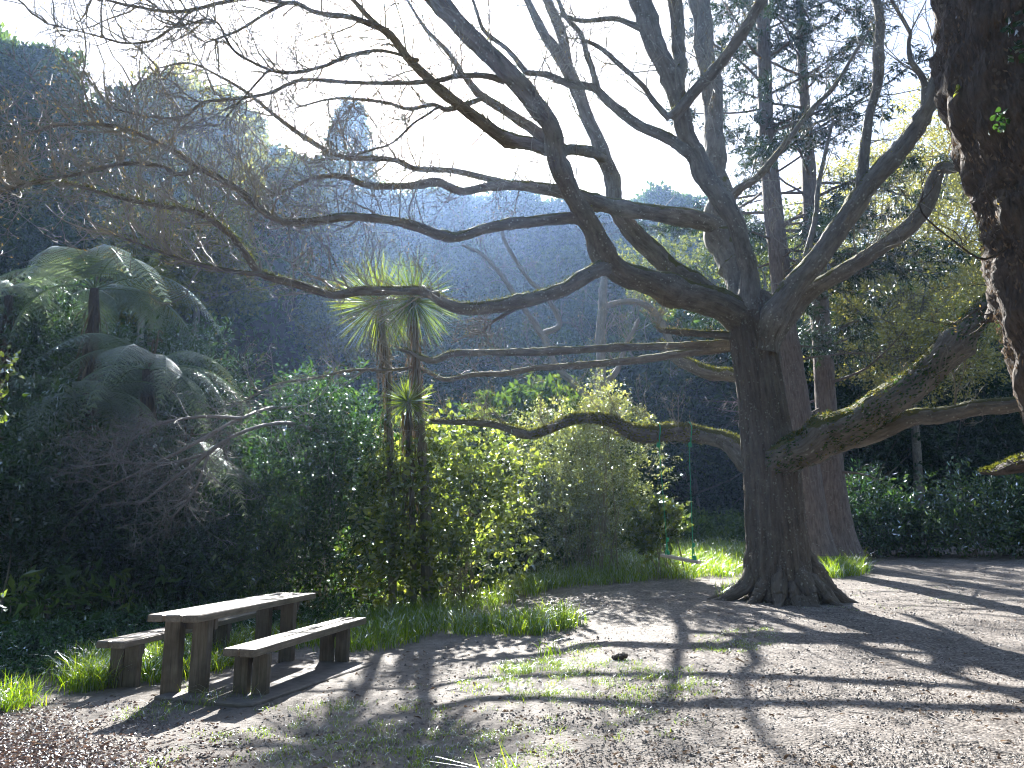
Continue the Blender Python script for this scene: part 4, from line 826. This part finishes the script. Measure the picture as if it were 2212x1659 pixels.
for i, (px, Y, bl, mt, lb) in enumerate([(1880, 23, [(1880, 1110, 0, 60, 60), (1860, 1150, -.2, 50, 40)], m_glossy, 'low leafy shrub at the right foot of the conifers'), (1960, 23.5, [(1960, 1135, 0, 60, 36), (1940, 1165, -.3, 60, 28)], m_glossy, 'spreading low shrub at the far edge of the gravel'),
                                         (2110, 23, [(2110, 1110, 0, 85, 70), (2070, 1150, -.4, 70, 40), (2160, 1150, 0, 50, 45)], m_glossy, 'largest shrub at the far edge of the gravel on the right'), (2240, 23, [(2240, 1120, 0, 60, 70)], m_forest, 'dark shrub cut by the right edge of the picture')]):
    bush('shrub', px, 1192, Y, bl, mt, lb, 650, .16, .065, 'kite', 10, .4, shoots=25, group='shrubs along the far edge of the gravel')
for i, (px, Y, bl, lb) in enumerate([(110, 13.6, [(110, 1010, 0, 90, 110), (60, 1120, 0, 110, 90), (160, 1130, 0, 90, 90)], 'shaded leafy bush below the tree ferns near the left edge'), (290, 13.8, [(290, 1110, 0, 90, 100), (240, 1180, 0, 110, 80), (350, 1180, 0, 80, 80)], 'shaded bush under the dead branches behind the table'),
                                 (250, 17, [(260, 900, 0, 120, 120), (380, 820, 0, 110, 90), (420, 950, 0, 110, 120)], 'dark bush behind the second tree fern'), (60, 18, [(60, 800, 0, 120, 130), (150, 740, 0, 90, 90)], 'dark bush behind the ferns at the left edge')]):
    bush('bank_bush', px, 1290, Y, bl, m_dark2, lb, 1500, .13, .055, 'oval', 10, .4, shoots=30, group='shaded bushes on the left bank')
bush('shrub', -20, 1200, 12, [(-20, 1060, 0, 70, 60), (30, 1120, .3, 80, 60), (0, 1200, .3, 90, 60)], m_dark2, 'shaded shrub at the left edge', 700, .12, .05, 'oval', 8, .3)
# bright sprig close to the camera on the left edge
spg = MB(); stg = MB()
b0 = at(-60, 880, 6); root = empty('leafy_sprig', b0, 'bright sunlit leafy sprig poking in at the left edge', 'branch')
for (px, py) in ((20, 765), (15, 790), (25, 805), (10, 830), (12, 848), (5, 780), (8, 905), (0, 1300)):
    c = at(px, py, 6); P = catmull([b0, (b0 + c) / 2 + rng.normal(0, .02, 3), c], 6); tube(stg, P, np.linspace(.006, .003, 6), 5)
    k = 7; q = c + rng.normal(0, .03, (k, 3)); leaves(spg, q, rng.normal(0, 1, (k, 3)) + [.3, 0, .2], rng.normal(0, 1, (k, 3)), .06, .034, shape='oval')
stg.build('stem', m_twig, root, True); spg.build('leaves', m_yellow, root)
# ------------------------------------------------------------------ cabbage trees
def cabbage(px, head, head_r, Y, trunk_pts, label, nleaf=230, skirt=True):
    P, R = px_path([(a, b, Y, w_ * .78) for a, b, w_ in trunk_pts]); P[0, 2] = H(P[0, 0], P[0, 1]) - .1
    root = empty('cabbage_tree', P[0], label, 'cabbage tree', 'cabbage trees')
    Q = catmull(P, 40); r = catmull(R[:, None], 40)[:, 0]; mb = MB(); tube(mb, Q, r, 10, .08); mb.build('trunk', m_bark_pale, root, True)
    hc = at(head[0], head[1], Y); Lr = pxm(head_r, Y); n = int(nleaf * 1.3); m = 6
    zc = rng.uniform(-.92, 1, n); a = rng.uniform(0, 6.28, n); q = np.sqrt(np.clip(1 - zc ** 2, 0, 1)); D = np.stack([np.cos(a) * q, np.sin(a) * q, zc], -1)
    L = Lr * rng.uniform(.75, 1.12, n); f = np.linspace(0, 1, m)
    sag = np.clip(.6 - zc, 0, 1.2) * .09
    Pp = hc + D[:, None] * (L[:, None] * f)[..., None] - np.array([0, 0, 1.])[None, None] * ((sag * L)[:, None] * f[None] ** 2)[..., None]
    S = nrm(np.cross(D, rng.normal(0, 1, (n, 3)))); wv = np.array([.6, .95, 1, .85, .55, .05]) * .02
    V = np.stack([Pp - S[:, None] * (wv / 2)[None, :, None], Pp + S[:, None] * (wv / 2)[None, :, None]], 2)
    bb = (np.arange(n) * m * 2)[:, None]; i = (np.arange(m - 1) * 2)[None]; mb = MB()
    mb.add(V.reshape(-1, 3), np.stack([bb + i, bb + i + 1, bb + i + 3, bb + i + 2], -1).reshape(-1, 4), np.repeat(rng.random(n), m * 2)); mb.build('leaf_crown', m_cord, root)
    if skirt:
        k = 300; j = rng.integers(12, 39, k); c = Q[j] + rng.normal(0, .05, (k, 3)); th = rng.uniform(0, 6.28, k)
        d = np.stack([np.cos(th) * .12, np.sin(th) * .12, -np.ones(k)], -1) + rng.normal(0, .05, (k, 3)); mb = MB()
        c = c + np.stack([np.cos(th), np.sin(th), 0 * th], -1) * .05
        leaves(mb, c, d, np.stack([np.cos(th), np.sin(th), 0 * th], -1) + rng.normal(0, .3, (k, 3)), rng.uniform(.35, .8, k), .022); mb.build('dead_leaf_skirt', m_thatch, root)
cabbage(850, (820, 655), 122, 15.7, [(850, 1270, 24), (846, 1100, 22), (842, 950, 20), (838, 800, 16), (826, 720, 14), (820, 655, 12)], 'taller left cabbage tree with spiky round head', 330)
cabbage(915, (893, 648), 118, 15.4, [(925, 1290, 34), (918, 1050, 30), (905, 900, 28), (900, 800, 22), (896, 720, 16), (893, 648, 12)], 'right cabbage tree with spiky head and thick shaggy trunk', 330)
cabbage(880, (881, 868), 66, 15.2, [(895, 1290, 18), (890, 1100, 18), (884, 950, 16), (881, 868, 10)], 'short cabbage tree with a small spiky head between the two tall trunks', 150)
# ------------------------------------------------------------------ tree ferns
def frond_mesh(L=2.0, np_=25):
    mb = MB(); f = np.linspace(0, 1, 30); P = np.stack([f * L * .92, 0 * f, L * (.55 * f - .95 * f ** 2.3)], -1)
    tube(mb, P, np.linspace(.016, .003, 30), 4, .0)
    cc = []; dd = []; nn = []; LL = []
    for s in np.linspace(.14, .99, np_):
        i = int(s * 28.9); c = P[i]; t = nrm(P[min(i + 1, 29)] - P[max(i - 1, 0)]); up = np.array([-t[2], 0, t[0]])
        pl_ = L * .2 * math.sin(math.pi * min(1, s * .85 + .14)) ** .8 * (1.05 - s * .55) + .03
        for sg in (-1, 1):
            d = nrm(np.array([0, sg, 0]) + t * .35 - up * .18); k = max(5, int(pl_ / .022)); q = np.linspace(.05, 1, k)
            b = c + d * (q * pl_)[:, None] - np.array([0, 0, 1]) * (q ** 2 * pl_ * .28)[:, None]
            for s2 in (-1, 1):
                cc.append(b); dd.append(np.tile(nrm(t * s2 + d * .25 - up * .1), (k, 1))); nn.append(np.tile(up, (k, 1)) + rng.normal(0, .15, (k, 3))); LL.append(.055 * (1.1 - q * .75) * (pl_ / .4) ** .3)
    cc = np.concatenate(cc); leaves(mb, cc, np.concatenate(dd), np.concatenate(nn), np.concatenate(LL), .026, fold=.05)
    me = mb.build('frond', m_fern); return me
fr0 = frond_mesh(2.1); fr_mesh = fr0.data; bpy.data.objects.remove(fr0)
def tree_fern(px, py, Y, nf, scale, label, trunk=True, tilt=.0, base=None):
    c = at(px, py, Y); g = H(c[0], c[1]); root = empty('tree_fern', (c[0], c[1], g), label, 'tree fern', 'tree ferns on the left bank')
    mb = MB(); P = catmull([(c[0] + .3, c[1], g - .2), (c[0] + .15, c[1] + .1, g + (c[2] - g) * .5), c], 30); tube(mb, P, np.linspace(.2, .09, 30), 12, .15); mb.build('trunk', m_bark_near, root, True)
    k = 160; j = rng.integers(14, 29, k); mb = MB(); th = rng.uniform(0, 6.28, k); o = np.stack([np.cos(th), np.sin(th), 0 * th], -1)
    leaves(mb, P[j] + o * .1, o * .25 + [0, 0, -1] + rng.normal(0, .1, (k, 3)), o, rng.uniform(.5, 1.3, k), .04); mb.build('dead_frond_skirt', m_thatch, root)
    for i in range(nf):
        o = bpy.data.objects.new('frond', fr_mesh); C.collection.objects.link(o); o.parent = root
        a = 2 * math.pi * i / nf * 1.0 + rng.uniform(-.2, .2)
        o.location = (c[0] - c[0], 0, c[2] - g); o.rotation_euler = (rng.uniform(-.3, .3), rng.uniform(-.3, .5), a); s = scale * rng.uniform(.8, 1.1); o.scale = (s, s, s)
    mb = MB()
    for i in range(4):
        a = rng.uniform(0, 6.28); d = np.array([math.cos(a) * .1, math.sin(a) * .1, 0]); h_ = rng.uniform(.4, .8)
        tube(mb, catmull([c, c + d + [0, 0, h_ * .6], c + d * 1.4 + [0, 0, h_], c + d * 2.2 + [0, 0, h_ * .93]], 12), np.linspace(.018, .012, 12), 6)
    mb.build('young_shoots', m_thatch, root)
tree_fern(205, 625, 15.5, 12, 1.42, 'highest tree fern with arching sunlit fronds on the left')
tree_fern(320, 800, 14.5, 12, 1.25, 'second tree fern below and right of the highest one')
tree_fern(190, 870, 14.0, 11, 1.15, 'shaded tree fern low on the left bank')
tree_fern(400, 1000, 15, 12, 1.2, 'drooping tree fern behind the tangle of dead branches')
tree_fern(20, 640, 17, 11, 1., 'tree fern at the left edge behind the highest one')
tree_fern(90, 1060, 15, 11, .9, 'dark tree fern low at the left edge')
# ------------------------------------------------------------------ dead tangle on the left bank
dt = empty('dead_branches', at(560, 980, 12.6), 'tangle of grey dead branches hanging in front of the tree ferns', 'dead branch')
for pts in ([(680, 900, 17.2, 6), (600, 880, 15.5, 7), (520, 905, 13.6, 7), (420, 960, 12.8, 8), (320, 1010, 12.6, 6), (220, 1060, 12.5, 4)], [(730, 950, 17.2, 7), (650, 920, 15.5, 8), (590, 915, 13.8, 8), (510, 940, 13, 8), (450, 980, 12.8, 9), (380, 1030, 12.6, 7), (300, 1090, 12.4, 4)],
            [(520, 905, 13, 8), (430, 900, 12.9, 7), (330, 920, 12.7, 5), (250, 980, 12.5, 3)], [(450, 980, 12.8, 7), (360, 1000, 12.6, 6), (260, 1000, 12.4, 4), (180, 1010, 12.3, 3)], [(450, 985, 12.8, 7), (420, 1060, 12.6, 6), (370, 1120, 12.5, 4)]):
    limb(pts, 'branch', par=dt, mat=m_dead, tw=T(22, .95, up=-.02, r3=.0035, k2=5, k3=2, r1=.01, lo=.1, buds=False), wob=.6)
# ------------------------------------------------------------------ grass, ground cover, litter, stones
def in_poly(n, poly):
    poly = np.array(poly, float); lo, hi = poly.min(0), poly.max(0); out = []
    while sum(map(len, out)) < n:
        q = rng.uniform(lo, hi, (n, 2)); c = np.zeros(n, bool); j = len(poly) - 1
        for i in range(len(poly)):
            xi, yi = poly[i]; xj, yj = poly[j]
            c ^= ((yi > q[:, 1]) != (yj > q[:, 1])) & (q[:, 0] < (xj - xi) * (q[:, 1] - yi) / (yj - yi + 1e-9) + xi); j = i
        out.append(q[c])
    return np.concatenate(out)[:n]
def gpts(n, poly): q = in_poly(n, poly); return ground(q[:, 0], q[:, 1])
def clump(P, per, sd): 
    c = np.repeat(P, per, 0) + rng.normal(0, 1, (len(P) * per, 3)) * [sd, sd, 0]; c[:, 2] = H(c[:, 0], c[:, 1]); return c
def grass(polys, label, h0, w0, lean=.5, flower=0):
    mb = MB(); fl = MB()
    for poly, n, per, hs in polys:
        P = gpts(n, poly); B = clump(P, int(per * 1.3), .09); hv = np.repeat(rng.uniform(.5, 1.3, n), int(per * 1.3)) * rng.uniform(.5, 1.15, len(B)) * h0 * hs
        tips = blades(mb, B - [0, 0, .01], hv, w0 * rng.uniform(.6, 1.2, len(B)), rng.uniform(.1, 1.1, len(B)) * lean * 2)
        if flower:
            k = int(len(B) * flower); t = tips[rng.integers(len(tips), size=k)] + [0, 0, .05]
            st = np.stack([t - [0, 0, .22], t], 1); tubes(mb, st, np.full(k, .002), np.full(k, .002))
            for _ in range(4): leaves(fl, t, rng.normal(0, .7, t.shape) - [0, 0, .4], rng.normal(0, 1, t.shape), .028, .016)
    o = mb.build('grass', m_grass); tag(o, label, 'grass', kind='stuff')
    if fl.n: tag(fl.build('white_flowers', m_flower), 'small white flowers scattered over the tall grass', 'flowers', kind='stuff')
grass([([(330, 1400), (560, 1370), (760, 1320), (900, 1300), (1100, 1270), (1120, 1300), (1000, 1340), (860, 1400), (780, 1410), (640, 1400), (500, 1430), (340, 1450)], 420, 22, .9),
       ([(130, 1490), (190, 1440), (330, 1420), (330, 1470), (250, 1480), (150, 1500)], 120, 24, 1.),
       ([(330, 1440), (480, 1400), (500, 1440), (340, 1480)], 90, 20, .8),
       ([(780, 1330), (900, 1300), (1000, 1290), (960, 1350), (840, 1390), (780, 1390)], 150, 22, 1.1),
       ([(940, 1345), (1230, 1330), (1250, 1358), (1160, 1372), (960, 1372)], 130, 22, .95),
       ([(1100, 1230), (1300, 1200), (1480, 1195), (1610, 1215), (1600, 1245), (1400, 1255), (1200, 1275), (1110, 1290)], 640, 22, 1.2),
       ([(1400, 1200), (1600, 1180), (1620, 1215), (1480, 1225)], 260, 22, 1.4),
       ([(1745, 1205), (1860, 1215), (1870, 1240), (1800, 1250), (1755, 1240)], 200, 20, 1.2),
       ([(1560, 1268), (1620, 1255), (1630, 1285), (1560, 1290)], 26, 18, .6),
       ([(-20, 1510), (50, 1500), (60, 1530), (-20, 1540)], 20, 20, .8)], 'long sunlit green grass along the edge of the clearing', .34, .011, flower=.012)
short = MB()
for poly, n, per, h_ in [([(300, 1590), (900, 1560), (1250, 1590), (1250, 1659), (300, 1659)], 60, 30, .045), ([(560, 1530), (900, 1500), (1000, 1560), (560, 1590)], 22, 28, .06), ([(1010, 1440), (1180, 1420), (1400, 1430), (1490, 1440), (1560, 1500), (1400, 1520), (1200, 1520), (980, 1500)], 120, 26, .07), ([(1500, 1370), (1660, 1350), (1700, 1390), (1560, 1420), (1480, 1400)], 50, 22, .045),
                         ([(620, 1570), (1200, 1590), (1180, 1659), (560, 1659)], 34, 26, .055), ([(560, 1540), (800, 1560), (1100, 1560), (1200, 1600), (700, 1620)], 16, 26, .05), ([(1080, 1440), (1200, 1425), (1240, 1450), (1100, 1460)], 30, 30, .1),
                         ([(1220, 1390), (1290, 1390), (1290, 1420), (1220, 1410)], 10, 26, .06), ([(380, 1490), (560, 1490), (540, 1540), (400, 1520)], 12, 22, .17), ([(260, 1540), (420, 1510), (400, 1560), (280, 1560)], 10, 24, .09), ([(860, 1480), (1500, 1500), (1480, 1590), (900, 1600)], 30, 22, .05),
                         ([(1680, 1300), (2050, 1250), (2100, 1300), (1800, 1340)], 22, 14, .03)]:
    P = gpts(n, poly); B = clump(P, per, .055); blades(short, B - [0, 0, .004], rng.uniform(.5, 1.4, len(B)) * h_ * .85, np.full(len(B), .0045), rng.uniform(.3, 1.4, len(B)))
tag(short.build('short_grass', m_grass), 'patchy short grass tufts growing in the bare dirt', 'grass', kind='stuff')
cov = MB(); poly = [(-60, 1520), (0, 1495), (130, 1470), (330, 1400), (560, 1340), (780, 1310), (780, 1250), (600, 1265), (380, 1280), (200, 1340), (60, 1400), (-80, 1430)]
P = np.column_stack([rng.uniform(-9.5, -3, 6000), rng.uniform(7, 15, 6000)]); dE = edge_dist(P[:, 0], P[:, 1]); P = P[(dE > .1)]
P = np.column_stack([P, H(P[:, 0], P[:, 1]) + rng.uniform(.05, .55, len(P)) * np.clip(edge_dist(P[:, 0], P[:, 1]), .2, 1)])
sprigs(cov, P, np.tile([0, 0, 1.], (len(P), 1)) + rng.normal(0, .6, P.shape), 9, .15, .075, .04, 'oval', .9)
tag(cov.build('ground_cover', m_cover), 'dense low green ground cover on the bank left of the table', 'plants', kind='stuff')
und = MB(); N = 9000; P = np.column_stack([rng.uniform(-18, 14, N), rng.uniform(10, 30, N)]); ok = edge_dist(P[:, 0], P[:, 1]) > 1.2; ok &= ~((P[:, 0] > 0) & (P[:, 1] < 24)); P = P[ok]
P = np.column_stack([P, H(P[:, 0], P[:, 1]) + rng.uniform(0, 1., len(P))])
sprigs(und, P, np.tile([0, 0, 1.], (len(P), 1)) + rng.normal(0, .6, P.shape), 8, .4, .2, .08, 'kite', .6)
tag(und.build('undergrowth', m_forest), 'dark undergrowth filling the gully behind the clearing', 'plants', kind='stuff')
hu = MB(); P = np.column_stack([rng.uniform(-60, 40, 60000), rng.uniform(18, 85, 60000)]); t = hill_t(P[:, 0], P[:, 1]); P = P[(t > -6) & (t < 34) & (np.abs(P[:, 0]) / P[:, 1] < 1.) & (edge_dist(P[:, 0], P[:, 1]) > 3)]
P = np.column_stack([P, H(P[:, 0], P[:, 1]) + rng.uniform(0, .8, len(P))])
sprigs(hu, P, np.tile([0, -.3, 1.], (len(P), 1)) + rng.normal(0, .6, P.shape), 7, .8, .42, .2, 'kite', .5)
tag(hu.build('hillside_undergrowth', m_forest), 'dark undergrowth covering the hillside between the trees', 'plants', kind='stuff')
lit = MB(); lq = np.column_stack([-40 + np.abs(rng.normal(0, 160, 5000)), 1670 - np.abs(rng.normal(0, 75, 5000))]); lq = lq[(lq[:, 1] > 1505 + .04 * lq[:, 0])]
P = np.concatenate([ground(lq[:, 0], lq[:, 1]), gpts(500, [(1080, 1290), (1260, 1280), (1330, 1310), (1200, 1340), (1050, 1330)]), gpts(500, [(230, 1500), (560, 1590), (520, 1659), (230, 1659)])])
leaves(lit, P + [0, 0, .008], rng.normal(0, 1, P.shape) * [1, 1, .25], rng.normal(0, .45, P.shape) + [0, 0, 1], rng.uniform(.02, .055, len(P)), rng.uniform(.012, .028, len(P)), shape='oval', fold=.3)
tag(lit.build('fallen_leaves', m_litter), 'reddish brown fallen leaves littering the lower left corner', 'leaves', kind='stuff')
dl = MB(); P = gpts(2600, [(-20, 1560), (900, 1400), (1300, 1330), (2212, 1230), (2230, 1665), (-20, 1665)]); P = P[vnoise(P[:, 0], P[:, 1], 1.4, 21) + rng.normal(0, .25, len(P)) > -.05]
leaves(dl, P + [0, 0, .008], rng.normal(0, 1, P.shape) * [1, 1, .2], rng.normal(0, .4, P.shape) + [0, 0, 1], rng.gamma(3., .011, len(P)) + .012, rng.uniform(.008, .03, len(P)), shape='oval', fold=.3)
tag(dl.build('scattered_leaves', m_thatch), 'dry brown leaf scraps strewn thinly over the open dirt', 'leaves', kind='stuff')
# pebbles and crumbs
def pebbles():
    mb = MB(); q = in_poly(26000, [(1100, 1659), (900, 1560), (1300, 1500), (1500, 1400), (1600, 1330), (1850, 1250), (2230, 1215), (2230, 1665)]); P = ground(q[:, 0], q[:, 1])
    q2 = in_poly(5000, [(300, 1665), (700, 1500), (900, 1400), (1200, 1370), (1700, 1310), (1300, 1500), (1100, 1665)]); P = np.concatenate([P, ground(q2[:, 0], q2[:, 1])])
    n = len(P); s = rng.gamma(2., .0028, n) + .002; s = np.minimum(s, .02) * (P[:, 1] / 8) ** .6
    o = np.array([(1, 0, 0), (0, 1, 0), (-1, 0, 0), (0, -1, 0), (0, 0, .8)], float)
    a = rng.uniform(0, 6.28, n); c, si = np.cos(a), np.sin(a)
    V = o[None] * s[:, None, None] * rng.uniform(.6, 1.3, (n, 5, 1)); x = V[..., 0] * c[:, None] - V[..., 1] * si[:, None]; y = V[..., 0] * si[:, None] + V[..., 1] * c[:, None]
    V = np.stack([x, y, V[..., 2]], -1) + P[:, None]; b = (np.arange(n) * 5)[:, None]
    Ft = np.concatenate([b + np.array([i, (i + 1) % 4, 4])[None] for i in range(4)])
    mb.add(V.reshape(-1, 3), Ft, np.repeat(rng.random(n), 5)); return mb
def peb_mat():
    m, n, out = M('pebble'); a = node(n, 'ShaderNodeAttribute', attribute_name='rnd'); r = ramp(n, [(0, (.06, .05, .045)), (.6, (.2, .17, .15)), (1, (.45, .41, .37))], a.outputs['Fac'])
    p = node(n, 'ShaderNodeBsdfPrincipled', i_Roughness=.55); n.links.new(r.outputs[0], p.inputs['Base Color']); n.links.new(p.outputs[0], out.inputs[0]); return m
tag(pebbles().build('gravel', peb_mat()), 'loose gravel and pebbles over the path', 'gravel', kind='stuff')
c = ground(np.array(1338.), np.array(1425.)); mb = MB()
for dx, dz, r in ((0, .03, .05), (.05, .045, .045), (-.05, .025, .035)):
    q, d = np.meshgrid(np.linspace(0, 2 * math.pi, 12, endpoint=False), np.linspace(-1.4, 1.4, 8)); 
    V = np.stack([np.cos(q) * np.cos(d) * 1.2, np.sin(q) * np.cos(d), np.sin(d) * .7], -1) * r * rng.uniform(.85, 1.15, q.shape + (1,)) + c + [dx, 0, dz]
    i = np.arange(7)[:, None] * 12; j = np.arange(12)[None]; mb.add(V.reshape(-1, 3), np.stack([i + j, i + (j + 1) % 12, i + 12 + (j + 1) % 12, i + 12 + j], -1).reshape(-1, 4))
tag(mb.build('clod_of_earth', m_stone), 'dark lumpy clod lying alone on the dirt', 'clod')
tw = MB(); P = gpts(160, [(300, 1600), (900, 1450), (1500, 1400), (2212, 1350), (2212, 1659), (300, 1659)]); a = rng.uniform(0, 6.28, len(P)); Lw = rng.uniform(.06, .3, len(P))
pa = grow(P + [0, 0, .008], np.stack([np.cos(a), np.sin(a), 0 * a], -1), Lw, 5, .12, 0); pa[:, :, 2] = H(pa[:, :, 0], pa[:, :, 1]) + .01; tubes(tw, pa, np.full(len(P), .004), np.full(len(P), .002), 4)
tag(tw.build('fallen_twigs', m_dead), 'thin dry twigs scattered on the dirt', 'twigs', kind='stuff')
# ------------------------------------------------------------------ haze, added to imitate the veiling glare of the lens
hz = MB(); hx, hy0, hy1, hz0, hz1 = 75., -8., 120., -14., 56.
V = [(x, y, z) for z in (hz0, hz1) for x, y in ((-hx, hy0), (hx, hy0), (hx, hy1), (-hx, hy1))]
hz.add(V, [(3, 2, 1, 0), (4, 5, 6, 7), (0, 1, 5, 4), (1, 2, 6, 5), (2, 3, 7, 6), (3, 0, 4, 7)])
m, n, out = M('haze'); pv = node(n, 'ShaderNodeVolumePrincipled'); pv.inputs['Color'].default_value = (.36, .55, .95, 1); pv.inputs['Density'].default_value = .0008; pv.inputs['Anisotropy'].default_value = .72
n.links.new(pv.outputs[0], out.inputs['Volume'])
tag(hz.build('haze', m), 'thin bluish sunlit haze added to imitate lens glare over the valley', kind='stuff')
print('verts', sum(len(o.data.vertices) for o in C.objects if o.type == 'MESH'))
